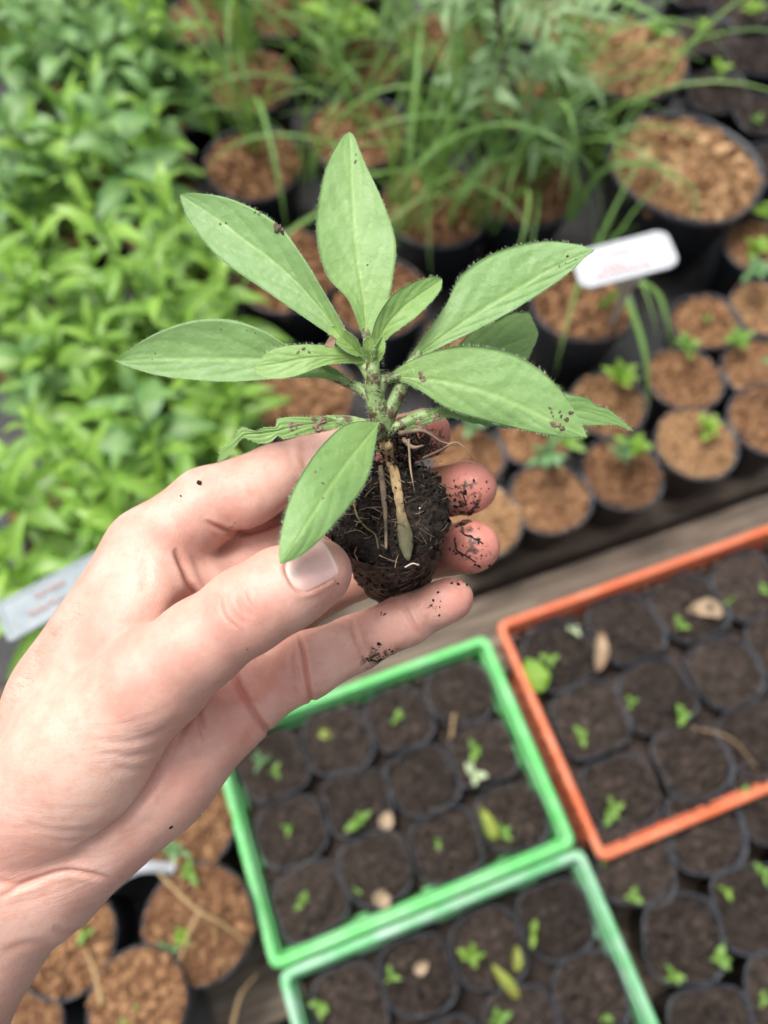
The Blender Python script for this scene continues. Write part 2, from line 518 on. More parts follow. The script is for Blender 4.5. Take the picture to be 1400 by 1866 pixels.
CELLS = [pot_meshes(s_, 2.6 + (s_ % 3) * .4, .036, 1.7, .13, M_SOIL, 340, .10, .24, .05) for s_ in range(6)]
SMALL = [pot_meshes(20 + s_, 2.1, .022, 1.5, .16, M_MULCH if s_ % 3 else M_MULCH_Y, 460, .09, .14, .06) for s_ in range(6)]
LARGE = [pot_meshes(40 + s_, 2.0, .015, 1.25, .12, M_MULCH_Y if s_ % 2 else M_MULCH, 800, .092, .15, .045) for s_ in range(4)]
POTS = []
def pot(name, label, cat, px, py, dpx, zrim, kind, i, group=None, floor=0.0):
    c = ground(px, py, zrim)
    rad = dpx * depth_at(px, py, zrim) / FPX / 2
    return pot_at(name, label, cat, c, rad, zrim, kind, i, group, floor)
def pot_at(name, label, cat, c, rad, zrim, kind, i, group=None, floor=0.0):
    pm, sm = kind[i % len(kind)]
    hgt = {id(CELLS): 1.7, id(SMALL): 1.5, id(LARGE): 1.25}[id(kind)]
    zs = (zrim - floor) / hgt * .995
    t = thing(name, label, cat, (c.x, c.y, floor), 0, group)
    rz = rng.random() * 6.283 if kind is not CELLS else math.pi / 2 * int(rng.integers(4))
    a = use('pot', pm, t, (0, 0, zrim - floor), (rng.normal() * .02, rng.normal() * .02, rz), (rad, rad, zs))
    b = use('soil', sm, t, (0, 0, zrim - floor + rad * (.12 - .16 * rng.random())), (rng.normal() * .03, rng.normal() * .03, rz), (rad, rad, rad * (.8 + .6 * rng.random())))
    POTS.append((t, Vector((c.x, c.y, zrim)), rad))
    return t

ORD = ['first', 'second', 'third', 'fourth', 'fifth', 'sixth', 'seventh', 'eighth', 'ninth', 'tenth', 'eleventh', 'twelfth']

# ------------------------------------------------------------------ crates
def crate(name, label, corner, W, D, ztop, mat, floor=0.0):
    """corner = far left outer corner of the rim on the bench; W along the bench, D towards the camera"""
    t = thing(name, label, 'crate', (corner.x, corner.y, floor), BA)
    H = ztop - floor
    rw, rh = 0.0072, 0.010
    V, F = [], []
    # rim: a rounded flange running round the four sides
    def ring(inset, z, rr=.008, m=5):
        P = []
        for (cx, cy, a0) in ((W - inset - rr, -inset - rr, 90), (inset + rr, -inset - rr, 180 - 0), (inset + rr, -D + inset + rr, 270), (W - inset - rr, -D + inset + rr, 0)):
            for q_ in range(m):
                a_ = R({90: 0, 180: 90, 270: 180, 0: 270}[a0] + 90 * q_ / (m - 1))
                P.append((cx + rr * math.cos(a_), cy + rr * math.sin(a_), z))
        return P
    prof = [(.0015, H - rh), (0, H - rh * .7), (0, H - .003), (.0025, H), (rw * .55, H - .0008), (rw - .002, H), (rw, H - .002), (rw + .001, H - rh * 1.2), (rw - .0015, H - rh * 1.2)]
    n = 20
    for (ins, z) in prof: V += ring(ins, z, max(.0025, .009 - ins * .4))
    for i in range(len(prof)):
        i2 = (i + 1) % len(prof)
        for j in range(n):
            j2 = (j + 1) % n
            F.append((i * n + j, i * n + j2, i2 * n + j2, i2 * n + j)[::-1])
    obj('rim', V, F, mat, t)
    rg = np.random.default_rng(int(W * 1000))
    # lattice walls: a band below the rim, upright bars, a lower rail
    for side in range(4):
        b = Bag()
        L = (W if side % 2 == 0 else D) - 2 * rw
        def wall_box(s0, s1, z0, z1, th=.003):
            taper = .010
            lo, hi = (1 - z0 / H) * taper, (1 - z1 / H) * taper
            VV, FF = box(s0, s1, 0, th, z0, z1)
            VV = np.array(VV)
            VV[:, 1] += np.where(VV[:, 2] < (z0 + z1) / 2, lo, hi)
            if side == 0: Q = np.stack([rw + VV[:, 0], -rw + .0015 - VV[:, 1], VV[:, 2]], axis=1)
            elif side == 1: Q = np.stack([W - rw + .0015 - VV[:, 1], -rw - VV[:, 0], VV[:, 2]], axis=1)
            elif side == 2: Q = np.stack([rw + VV[:, 0], -D + rw - .0015 + VV[:, 1], VV[:, 2]], axis=1)
            else: Q = np.stack([rw - .0015 + VV[:, 1], -rw - VV[:, 0], VV[:, 2]], axis=1)
            b.add(Q, FF)
        wall_box(0, L, H - .030, H - rh * 1.1)
        wall_box(.004, L - .004, 0.002, .016)
        nb = int(L / .017)
        for q_ in range(nb + 1):
            s_ = .004 + (L - .014) * q_ / nb
            wall_box(s_, s_ + .006, .0165, H - .0305, .0025)
        for q_ in range(3):
            s_ = L * (.22 + .28 * q_); wall_box(s_, s_ + .022, H - .042, H - .0308, .005)
        b.obj('wall', mat, t, False)
    V, F = box(.012, W - .012, -D + .012, -.012, .0005, .0035); obj('base', V, F, mat, t, False)
    n = 34  # dark soil-coloured sheet stands in for shade in the gaps between pots
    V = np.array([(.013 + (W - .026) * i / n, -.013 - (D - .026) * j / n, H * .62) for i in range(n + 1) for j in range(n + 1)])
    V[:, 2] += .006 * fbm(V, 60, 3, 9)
    o = obj('gap_shade_sheet', V, [(i * (n + 1) + j, i * (n + 1) + j + 1, (i + 1) * (n + 1) + j + 1, (i + 1) * (n + 1) + j) for i in range(n) for j in range(n)], M_SOIL, t); o['kind'] = 'stuff'
    return t
ZC = 0.095
c1 = ground(381, 1338, ZC)
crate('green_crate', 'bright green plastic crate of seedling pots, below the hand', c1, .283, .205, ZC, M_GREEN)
c2 = c1 - BV * (.205 + .002) + BU * .004
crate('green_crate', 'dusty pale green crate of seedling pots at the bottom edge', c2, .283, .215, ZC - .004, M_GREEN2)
c3 = ground(903, 1135, ZC)
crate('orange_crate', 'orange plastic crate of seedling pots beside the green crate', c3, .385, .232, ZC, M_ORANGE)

def fill_crate(c, W, D, nc, nr, zr, nm, rows, skip=()):
    pu, pv = (W - .027) / nc, (D - .027) / nr
    rr_ = min(pu, pv) * .5
    for r_ in range(nr):
        for q_ in range(nc):
            if (r_, q_) in skip: continue
            jx, jy = rng.normal(size=2) * .0016
            off = .0 * pu * ((r_ % 2) - .5) * (1 if nc > 1 else 0)
            P = c + BU * (.015 + pu * (q_ + .5) + jx + off * .35) - BV * (.015 + pv * (r_ + .5) + jy)
            t = pot_at('seedling_pot', f'black seedling pot, {ORD[q_]} from left in the {rows[r_]} row of the {nm}', 'pot', P, rr_, zr + rng.normal() * .0015, CELLS, int(rng.integers(6)), f'seedling pots in the {nm}', .004)
            t.scale = (pu / (2 * rr_) * 0.985, pv / (2 * rr_) * 0.985, 1); t.rotation_euler = (0, 0, BA + rng.normal() * .07)
fill_crate(c1, .283, .205, 4, 3, .083, 'bright green crate', ['back', 'middle', 'front'])
fill_crate(c2, .283, .215, 4, 3, .079, 'pale green crate', ['back', 'middle', 'front'])
fill_crate(c3, .385, .232, 5, 3, .083, 'orange crate', ['back', 'middle', 'front'])
# loose pots in front of the orange crate, past the pale green one
for r_ in range(3):
    for q_ in range(4):
        P = c2 + BU * (.283 + .040 + .072 * q_) - BV * (.040 + .069 * r_) + BU * .010 * (r_ % 2)
        P = P + BV * .012
        if r_ == 0: P = P - BV * .0
        pot_at('seedling_pot', f'black compost pot, {ORD[q_]} beside the pale green crate, {ORD[r_]} row below the orange crate', 'pot', P, .0355, .082, CELLS, int(rng.integers(6)), 'loose pots in front of the orange crate', 0.002)

# ------------------------------------------------------------------ small mulch pots along the bench edge
ROWA = [(1400, 762), (1268, 806), (1133, 862), (1003, 906), (880, 948)]
ROWB = [(1385, 668), (1247, 690), (1110, 735), (978, 790), (850, 832)]
for i, (px, py) in enumerate(ROWA):
    pot('mulch_pot', f'small black pot of brown mulch, {ORD[i]} from right in the row by the planks', 'pot', px, py, 150, .085, SMALL, [1, 3, 2, 4, 0][i], 'small mulch pots along the bench edge', .001)
for i, (px, py) in enumerate(ROWB):
    pot('mulch_pot', f'small black pot of brown mulch, {ORD[i]} from right in the second row from the planks', 'pot', px, py, 140, .085, SMALL, i + 1, 'small mulch pots along the bench edge', .001)
for i, (px, py, lb) in enumerate([(1288, 585, 'just right of the white tag stake'), (1395, 560, 'at the right edge level with the white tag'), (1385, 448, 'at the right edge under the widest mulch pot')]):
    pot('mulch_pot', f'small black pot of brown mulch {lb}', 'pot', px, py, 128, .085, SMALL, i + 2, 'small mulch pots behind the second row', .001)
# dark seedling cells in the far right corner
for i, (px, py) in enumerate([(1310, 165), (1392, 205), (1290, 62), (1375, 100), (1410, 300), (1345, 12), (1395, -30), (1270, -25), (1460, 120)]):
    pot('seedling_pot', ['black compost pot between the two large mulch pots', 'black compost pot at right edge above the widest mulch pot', 'black compost pot beside the far large mulch pot', 'black compost pot second in the far right corner',
        'black compost pot half hidden at right of the widest mulch pot', 'black compost pot near the top right corner', 'black compost pot in the topmost right corner', 'black compost pot at the top edge right of far mulch pot', 'black compost pot just past the right edge'][i], 'pot', px, py, 108, .085, CELLS, i, 'seedling pots in the far right corner', .001)

# ------------------------------------------------------------------ larger mulch pots
BIGP = [(1145, 108, 222, .13, 3, 'large black pot of tan mulch at the top right'), (1250, 300, 282, .13, 1, 'widest black pot of tan mulch, right of the grasses'),
        (1062, 548, 190, .12, 0, 'tall black mulch pot holding the white tag'), (795, 372, 205, .11, 2, 'mulch pot under the grass right of the top leaf'),
        (462, 296, 185, .11, 0, 'mulch pot with grass left of the top leaf'), (520, 492, 200, .11, 2, 'mulch pot behind the two left seedling leaves'),
        (945, 180, 180, .11, 0, 'mulch pot under the dark stemmed feathery plant'), (650, 238, 190, .11, 2, 'mulch pot right above the tip of the top leaf'),
        (455, 150, 170, .11, 0, 'mulch pot under long grass near top left'), (370, 34, 150, .12, 2, 'mulch pot at top edge beside the herb bed'),
        (545, 716, 205, .10, 0, 'mulch pot just above the index finger'), (655, 120, 160, .11, 2, 'mulch pot under the lime green bushy plant'),
        (955, 345, 185, .11, 0, 'mulch pot in the grass thicket above the right leaf'), (800, 80, 165, .11, 2, 'mulch pot between lime bush and feathery plant'),
        (520, 20, 150, .11, 0, 'mulch pot at the top edge left of the lime bush'), (690, 540, 185, .10, 2, 'mulch pot hidden behind the heart of the seedling'),
        (850, 640, 180, .10, 0, 'mulch pot hidden behind the lower right leaves'), (1000, 30, 160, .11, 2, 'mulch pot at the top edge behind the feathery plant'), (330, -60, 150, .11, 0, 'mulch pot beyond the top edge beside the herbs'), (480, -80, 150, .11, 2, 'mulch pot beyond the top edge near the grass'), (640, -40, 150, .11, 0, 'mulch pot beyond the top edge behind the lime bush'), (860, -60, 150, .11, 2, 'mulch pot beyond the top edge left of feathery plant'), (1120, -90, 150, .11, 0, 'mulch pot beyond the top edge above the far large pot'),
        (362, 1682, 204, .105, 2, 'mulch pot with dry twigs left of the green crate'), (118, 1712, 192, .10, 0, 'mulch pot beside the wrist at bottom left'),
        (252, 1830, 186, .12, 0, 'mulch pot at the bottom edge near the forearm'), (338, 1492, 190, .09, 2, 'mulch pot peeking out below the palm'), (20, 1880, 190, .09, 2, 'mulch pot under the forearm in the corner'),
        (160, 1520, 190, .09, 0, 'mulch pot hidden under the ball of the thumb')]
for i, (px, py, d, z, kx, lb) in enumerate(BIGP):
    pot('mulch_pot', lb, 'pot', px, py, d, z, LARGE, kx, 'large mulch pots', .001)

# ------------------------------------------------------------------ leaves for the plants around
def leaf_mesh(name, L, W, mat, fold=.25, droop=.35, nu=10, nv=5, shape=(.45, 1.0), wav=0.0, seed=0):
    """a lanceolate blade from the origin along +x, arching down"""
    V, A, F = [], [], []
    rg = np.random.default_rng(seed)
    for i in range(nu):
        u = i / (nu - 1)
        s = math.sin(math.pi * u ** shape[0]) ** shape[1]
        w = W / 2 * max(.035, s)
        for j in range(nv):
            v_ = -1 + 2 * j / (nv - 1)
            x = L * u * (1 - .1 * droop * u); y = w * v_
            z = abs(v_) * w * fold - droop * L * u * u * .6 + L * .12 * math.sin(u * 2.5) + wav * W * math.sin(u * 14 + seed) * abs(v_)
            V.append((x, y, z)); A.append((math.exp(-(v_ / .18) ** 2), 0, 0))
    for i in range(nu - 1):
        for j in range(nv - 1):
            a0 = i * nv + j
            F.append((a0, a0 + nv, a0 + nv + 1, a0 + 1))
    me = Bag().add(V, F).mesh(name, mat)
    set_attr(me, 'leaf', np.array(A, dtype=np.float32))
    return me
HERB = [leaf_mesh('leaf', 1.0, .27, M_HERB, .3, .25, shape=(.75, .9), seed=1), leaf_mesh('leaf', 1.0, .31, M_HERB, .2, .38, shape=(.70, .9), wav=.05, seed=2), leaf_mesh('leaf', 1.0, .24, M_HERB, .35, .12, shape=(.8, .9), seed=3)]
YOUNG = [leaf_mesh('leaf', 1.0, .26, M_YOUNG, .3, .2, shape=(.75, .9), seed=31), leaf_mesh('leaf', 1.0, .30, M_YOUNG, .2, .3, shape=(.72, .9), wav=.05, seed=32), leaf_mesh('leaf', 1.0, .24, M_YOUNG, .35, .1, shape=(.8, .9), seed=33)]
HERB2 = [leaf_mesh('leaf', 1.0, .40, M_HERB2, .25, .35, shape=(.7, .9), wav=.04, seed=4), leaf_mesh('leaf', 1.0, .46, M_HERB2, .2, .5, shape=(.7, .8), seed=5)]
LIME = [leaf_mesh('leaf', 1.0, .62, M_LIME, .2, .4, shape=(.75, .6), wav=.09, seed=6), leaf_mesh('leaf', 1.0, .55, M_LIME, .15, .6, shape=(.8, .6), wav=.12, seed=7)]
FEATH = [leaf_mesh('leaf', 1.0, .20, M_FEATHER, .2, .4, nu=8, nv=3, shape=(.8, .8), seed=8)]
SPR = [leaf_mesh('leaf', 1.0, .42, M_SPROUT, .25, .25, 8, 5, (.8, .8), seed=9), leaf_mesh('leaf', 1.0, .55, M_SPROUT, .2, .4, 8, 5, (.8, .7), .06, seed=10)]
SPR2 = [leaf_mesh('leaf', 1.0, .34, M_SPROUT2, .25, .3, 8, 5, (.8, .8), seed=11)]
SPRL = [leaf_mesh('leaf', 1.0, .45, M_LIME, .25, .3, 8, 5, (.8, .8), .05, seed=12)]
PALE = [leaf_mesh('leaf', 1.0, .50, M_PALE, .15, .2, 8, 5, (.85, .7), seed=13)]

def stem_mesh(h, r0, r1, bend, mat, seed):
    rg = np.random.default_rng(seed)
    a_ = rg.random() * 6.28
    P = catmull([(0, 0, 0), (bend * .3 * math.cos(a_), bend * .3 * math.sin(a_), h * .5), (bend * math.cos(a_), bend * math.sin(a_), h)], 9)
    V, F = tube(P, (r0, r1), 6)
    return Bag().add(V, F).mesh('stem', mat), P
STEMS = [stem_mesh(1.0, .014, .008, .10, M_GSTEM, s_) for s_ in range(4)]
def place_leaf(me, parent, p, az, pitch, size, rg):
    return use('leaf', me, parent, p, Euler((rg.normal() * .25, -pitch, az)), (size, size * (.85 + .3 * rg.random()), size))

def herb(px, py, ztop, lb, kinds, rg, nodes=6, L=.055, pot_i=0):
    top = ground(px, py, ztop)
    base_z = .07
    t = thing('herb_plant', lb, 'plant', (top.x, top.y, .001), 0, 'leafy herbs in the bed at the left')
    rad = .042
    pm, sm = SMALL[pot_i % 6]
    use('pot', pm, t, (0, 0, .08), (0, 0, rg.random() * 6), (rad, rad, .053)); use('soil', sm, t, (0, 0, .08), (0, 0, 0), (rad, rad, rad))
    me, P = STEMS[int(rg.integers(4))]
    h = ztop - base_z
    rz = rg.random() * 6.28
    use('stem', me, t, (0, 0, base_z), (0, 0, rz), (h, h, h))
    az = rg.random() * 3.14
    for nd in range(nodes):
        f = (nd + 1.2) / (nodes + .2)
        q_ = P[min(8, int(f * 8))]
        x = (q_[0] * math.cos(rz) - q_[1] * math.sin(rz)) * h; y = (q_[0] * math.sin(rz) + q_[1] * math.cos(rz)) * h
        sz = L * (1.15 - .62 * f ** 2.2) * (.85 + .3 * rg.random())
        pit = -.12 + .95 * f ** 3 + rg.normal() * .12
        for s_ in (0, math.pi):
            place_leaf((YOUNG if nd >= nodes - 2 and kinds is HERB and rg.random() < .75 else kinds)[int(rg.integers(len(kinds)))], t, (x, y, base_z + h * min(f, 1.0)), az + s_ + rg.normal() * .2, pit, sz, rg)
        if nd < nodes - 1 and nd > 0 and rg.random() < .5:                      # young side shoots in the axils
            place_leaf(kinds[0], t, (x, y, base_z + h * min(f, 1.0)), az + .4 + rg.normal() * .3, .6, sz * .55, rg)
            place_leaf(kinds[0], t, (x, y, base_z + h * min(f, 1.0)), az + 3.5 + rg.normal() * .3, .6, sz * .5, rg)
        az += math.pi / 2 + rg.normal() * .15
    return t
rg = np.random.default_rng(77)
rows = [(1085, [20, 120, 225]), (985, [-30, 70, 170, 275, 375]), (885, [10, 110, 215, 320, 415]), (790, [-40, 60, 160, 265, 365]), (695, [15, 110, 215, 320, 400]), (605, [-35, 65, 165, 262, 350]), (515, [10, 110, 205, 300, 385]),
        (430, [-40, 55, 150, 245, 340]), (345, [10, 105, 200, 290]), (265, [-40, 50, 145, 235, 320]), (190, [5, 95, 185, 272]), (115, [-40, 45, 135, 222, 295]), (45, [0, 85, 172, 250]), (-25, [-40, 40, 125, 205, 275]), (-90, [-60, 15, 90, 170, 250]), (-150, [-40, 40, 120, 200]), (-215, [-50, 30, 110, 190])]
for r_, (py, xs) in enumerate(rows):
    for q_, px in enumerate(xs):
        x_, y_ = px + rg.normal() * 18, py + rg.normal() * 18
        if rg.random() < .08: continue
        bluish = (py < 330 and rg.random() < .45) or rg.random() < .12
        zt = .21 + rg.normal() * .034 - (.05 if px > 330 else 0) - (.04 if py > 1040 else 0)
        lb = f'{"dull" if bluish else "bright"} green leafy herb, {ORD[q_]} from left in the {ORD[r_] if r_ < 12 else ["thirteenth", "fourteenth", "fifteenth", "sixteenth", "seventeenth"][r_ - 12]} row counted up from the hand'
        herb(x_, y_, zt, lb, HERB2 if bluish else HERB, rg, 6, .073 + .008 * rg.normal(), r_ + q_)
# ------------------------------------------------------------------ grasses
def blade_mesh(L, W, arch, mat, seed):
    V, A, F = [], [], []
    nu = 14
    rg = np.random.default_rng(seed)
    ang = R(80); x = z = 0.0; sway = rg.normal() * .12; y = 0
    for i in range(nu):
        u = i / (nu - 1)
        w = W / 2 * min(1, 2.5 * u + .35) * max(.04, 1 - u ** 2.2)
        for j, v_ in enumerate((-1, 0, 1)):
            V.append((x, y + w * v_, z + abs(v_) * w * .5)); A.append((1.0 if v_ == 0 else 0, 0, 0))
        x += math.cos(ang) * L / (nu - 1); z += math.sin(ang) * L / (nu - 1); y += sway * L / (nu - 1) * u
        ang -= arch / (nu - 1) * (.5 + u)
    for i in range(nu - 1):
        for j in range(2):
            a0 = i * 3 + j
            F.append((a0, a0 + 3, a0 + 4, a0 + 1))
    me = Bag().add(V, F).mesh('blade', mat)
    set_attr(me, 'leaf', np.array(A, dtype=np.float32))
    return me
BLADES = [blade_mesh(1.0, .040, a_, M_GRASS, s_) for s_, a_ in enumerate((.9, 1.4, 1.9, 2.4, 2.9))]
def grass(px, py, n, L, lb, rg, z=.10, wide=.52):
    c = ground(px, py, z)
    t = thing('grass_clump', lb, 'grass', (c.x, c.y, z), 0, 'grass clumps growing in the mulch pots')
    for q_ in range(int(n * 1.0)):
        sz = L * (.6 + 1.0 * rg.random())
        use('blade', BLADES[int(rg.integers(5))], t, (rg.normal() * .010, rg.normal() * .010, 0), (rg.normal() * .12, rg.normal() * .15, rg.random() * 6.283), (sz, sz * wide, sz))
    return t
for px, py, n, L, lb in [(470, 285, 16, .25, 'long grass clump left of the top leaf tip'), (455, 140, 16, .27, 'tall grass clump near the top edge beside the herbs'), (655, 245, 14, .20, 'grass clump right behind the tip of the top leaf'),
                         (790, 365, 24, .22, 'thick grass clump right of the top leaf'), (900, 300, 18, .24, 'grass clump in the thicket left of the feathery plant'), (960, 350, 22, .24, 'grass clump above the right upper leaf'),
                         (1010, 190, 16, .24, 'grass clump leaning towards the far large mulch pot'), (840, 160, 16, .22, 'grass clump below the gap at top centre'), (1060, 530, 9, .17, 'sparse grass clump in the pot with the white tag'),
                         (400, 40, 12, .22, 'grass clump at the top edge near the herb bed'), (1080, 330, 10, .22, 'thin grass clump beside the widest mulch pot'), (720, 60, 18, .24, 'grass clump right of the lime bush at the top'), (560, 330, 10, .2, 'short grass left of the top leaf edge'), (870, 60, 16, .24, 'grass clump at top centre left of the dark stem'), (540, 40, 14, .22, 'grass clump left of the lime bush'), (740, 440, 12, .24, 'wispy grass just right of the top leaf base'), (880, 430, 12, .24, 'wispy grass left of the right upper leaf'), (600, 180, 12, .24, 'wispy grass below the lime bush'), (760, 210, 14, .26, 'wispy grass in the middle of the far pots')]:
    grass(px, py, n, L, lb, rg)
def long_blade(parent, pts, w):
    P = catmull([np.array(ground(px, py, z)) for px, py, z in pts], 22)
    T = np.gradient(P, axis=0); T /= np.linalg.norm(T, axis=1)[:, None]
    S_ = np.cross(T, [0, 0, 1.0]); S_ /= np.linalg.norm(S_, axis=1)[:, None] + 1e-9
    wd = w * np.clip(1.05 - np.linspace(0, 1, 22) ** 3, .05, 1)[:, None]
    V = np.vstack([P - S_ * wd, P - np.array([0, 0, 1]) * wd * .4, P + S_ * wd])
    V = V - np.array(parent.location)
    F = [(i, i + 1, 22 + i + 1, 22 + i) for i in range(21)] + [(22 + i, 22 + i + 1, 44 + i + 1, 44 + i) for i in range(21)]
    o = obj('blade', V, F, M_GRASS, parent)
    A = np.zeros((66, 3), dtype=np.float32); A[22:44, 0] = 1
    set_attr(o.data, 'leaf', A)
c = ground(830, 400, .1)
lg = thing('grass_clump', 'broad bladed grass arching over the mulch pots towards the widest pot', 'grass', (c.x, c.y, .1), 0, 'grass clumps growing in the mulch pots')
long_blade(lg, [(810, 420, .10), (850, 330, .17), (930, 262, .20), (1020, 225, .20), (1120, 208, .17)], .0048)
long_blade(lg, [(815, 420, .10), (840, 370, .16), (880, 310, .19), (960, 280, .20), (1060, 300, .17)], .004)
long_blade(lg, [(1040, 400, .11), (1100, 310, .18), (1180, 300, .19), (1260, 340, .17), (1270, 400, .15)], .0045)
long_blade(lg, [(1035, 400, .11), (1050, 330, .16), (1040, 260, .19), (1030, 215, .20)], .0045)
c = ground(1120, 560, .12)
lg2 = thing('grass_clump', 'two green blades bending down below the white tag', 'grass', (c.x, c.y, .12), 0, 'grass clumps growing in the mulch pots')
long_blade(lg2, [(1090, 560, .12), (1130, 530, .19), (1160, 590, .18), (1178, 660, .16), (1182, 745, .12)], .0040)
long_blade(lg2, [(1100, 560, .12), (1150, 515, .20), (1195, 530, .19), (1215, 580, .17), (1228, 650, .13)], .0045)
c = ground(1010, 60, .11)
lg3 = thing('grass_clump', 'long blades reaching over the far large mulch pot', 'grass', (c.x, c.y, .11), 0, 'grass clumps growing in the mulch pots')
long_blade(lg3, [(1020, 40, .11), (1080, -10, .2), (1150, 5, .23), (1220, 45, .22), (1275, 100, .18)], .0055)
long_blade(lg3, [(1010, 100, .11), (1030, 95, .17), (1060, 98, .19), (1098, 98, .18)], .0065)
# ------------------------------------------------------------------ lime bush, feathery plant
c = ground(625, 110, .11)
bush = thing('bushy_plant', 'bushy lime green plant with rounded leaves at the top', 'plant', (c.x, c.y, .11))
for q_ in range(9):
    a_ = rg.random() * 6.28; ln = .05 + .05 * rg.random(); tl = .5 + .5 * rg.random()
    e = np.array([math.cos(a_) * ln * tl, math.sin(a_) * ln * tl, ln * 1.3])
    V, F = tube(catmull([(0, 0, 0), e * .5 + np.array([0, 0, .01]), e], 7), (.0022, .001), 5)
    obj('stem', V, F, M_GSTEM, bush)
    for w_ in range(8):
        f = .35 + .65 * w_ / 7
        place_leaf(LIME[int(rg.integers(2))], bush, tuple(e * f), rg.random() * 6.28, .25 + .5 * rg.random(), .026 + .016 * rg.random(), rg)
b0, b1 = ground(950, 290, .11), ground(905, -30, .36)
fe = thing('feathery_plant', 'dark stemmed plant with narrow grey green leaflets near the top', 'plant', (b0.x, b0.y, .11))
E = np.array(b1 - b0)
C = catmull([(0, 0, 0), E * .35 + np.array([.004, 0, 0]), E * .7 - np.array([.003, 0, 0]), E * 1.25], 24)
V, F = tube(C, (.0058, .0036), 8); obj('stem', V, F, M_WSTEM, fe)
for q_ in range(15):
    f = .25 + .7 * q_ / 14
    p0 = C[int(f * 23)]
    a_ = q_ * 2.4; ln = .075 + .03 * rg.random()
    d = np.array([math.cos(a_) * .9 + .25, math.sin(a_) * .9, .25 - .3 * rg.random()])
    P = catmull([p0, p0 + d * ln * .5 + np.array([0, 0, .008]), p0 + d * ln - np.array([0, 0, .012])], 8)
    V, F = tube(P, (.0012, .0006), 4); tw = obj('twig', V, F, M_GSTEM, fe)
    for w_ in range(1, 8):
        for s_ in (-1, 1):
            use('leaf', FEATH[0], tw, tuple(P[w_]), Euler((rg.normal() * .3, -.1 + rg.normal() * .2, math.atan2(d[1], d[0]) + s_ * (.7 + .2 * rg.random()))), .030 + .016 * rg.random())

# ------------------------------------------------------------------ sprouts in the pots: pixel, number of leaves, leaf length, kind
SP = [(1000, 1205, 3, .016, 'g'), (1225, 1160, 4, .017, 'g'), (1145, 1282, 4, .013, 'g'), (1057, 1345, 4, .018, 'g'), (1238, 1308, 5, .017, 'g'), (1110, 1480, 5, .021, 'g'), (1348, 1445, 4, .012, 'g'), (1050, 1135, 3, .014, 'p'), (1385, 1080, 3, .012, 'g'),
      (725, 1310, 4, .013, 'g'), (865, 1370, 5, .018, 'g'), (857, 1430, 3, .020, 'p'), (655, 1498, 5, .021, 'g'), (530, 1508, 3, .013, 'g'), (915, 1520, 4, .016, 'g'), (800, 1535, 3, .009, 'g'), (553, 1642, 4, .013, 'g'), (480, 1390, 5, .017, 'b'), (500, 1408, 3, .014, 'g'),
      (695, 1778, 3, .015, 'g'), (585, 1830, 5, .016, 'g'), (855, 1740, 5, .020, 'l'), (905, 1855, 5, .020, 'g'), (970, 1700, 2, .018, 'l'), (640, 1640, 2, .008, 'g'),
      (1150, 1642, 4, .013, 'g'), (1300, 1612, 3, .013, 'l'), (1385, 1565, 4, .016, 'g'), (1215, 1790, 4, .016, 'g'), (1325, 1755, 5, .017, 'g'), (1100, 1850, 3, .012, 'g'), (1385, 1820, 3, .012, 'g'),
      (1280, 795, 6, .022, 'l'), (1140, 835, 6, .024, 'l'), (1120, 850, 4, .02, 'b'), (985, 855, 6, .028, 'b'), (1030, 830, 5, .026, 'g'), (1120, 705, 6, .024, 'l'), (1245, 650, 7, .020, 'g'), (1335, 640, 5, .022, 'g'), (1385, 705, 6, .034, 'b'),
      (985, 680, 6, .026, 'g'), (860, 800, 6, .026, 'b'), (1365, 470, 7, .026, 'l'), (1335, 510, 7, .028, 'b'), (1290, 585, 3, .012, 'g'), (1390, 375, 4, .028, 'l'), (1190, 85, 4, .026, 'g'), (1270, 65, 4, .022, 'l'), (1300, 155, 5, .022, 'l'), (1380, 50, 5, .024, 'l'), (1375, 230, 4, .018, 'g'), (1225, 15, 3, .02, 'l'),
      (340, 1705, 6, .016, 'l'), (400, 1690, 4, .012, 'g'), (310, 1730, 4, .016, 'b'), (160, 1700, 4, .014, 'g'), (240, 1850, 6, .016, 'g'), (330, 1550, 6, .024, 'b'), (350, 1590, 5, .02, 'g'), (1330, 1095, 2, .01, 'g'), (1020, 770, 4, .02, 'g'), (1085, 1570, 2, .008, 'g')]
KM = {'g': SPR, 'l': SPRL, 'b': SPR2, 'p': PALE}
for px, py, n, L, kd in SP:
    if L >= .02 and py < 1000: n, L = n + 3, L * 1.5
    best = min(POTS, key=lambda q_: (ground(px, py, q_[1].z) - q_[1]).length)
    t, c, rad = best
    p = ground(px, py, c.z)
    s = bpy.data.objects.new('sprout', None); col.objects.link(s); s.parent = t; s.empty_display_size = .005
    rel = p - Vector((t.location.x, t.location.y, t.location.z))
    if rel.xy.length > rad * .85: rel.xy = rel.xy.normalized() * rad * .8
    if t.rotation_euler.z:
        rel.rotate(Euler((0, 0, -t.rotation_euler.z)))
    s.location = (rel.x, rel.y, c.z - t.location.z - rad * .10)
    hgt = L * (.65 if kd != 'b' else 1.1) * (.7 + .7 * rg.random())
    V, F = tube([(0, 0, -.004), (0, 0, hgt * .5), (0.001, 0, hgt)], (.0009, .0006), 5)
    obj('stem', V, F, M_GSTEM, s)
    a_ = rg.random() * 6.28
    for w_ in range(n):
        pi_ = .3 + .6 * (w_ >= 2) * rg.random() + .35 * rg.random()
        place_leaf(KM[kd][int(rg.integers(len(KM[kd])))], s, (0, 0, hgt * (.75 + .08 * w_ / max(1, n - 1) * 3)), a_ + w_ * (2.4 if n > 3 else 2 * math.pi / n) + rg.normal() * .2, pi_, L * .72 * (1 if w_ < 2 else .5 + .6 * rg.random()), rg)

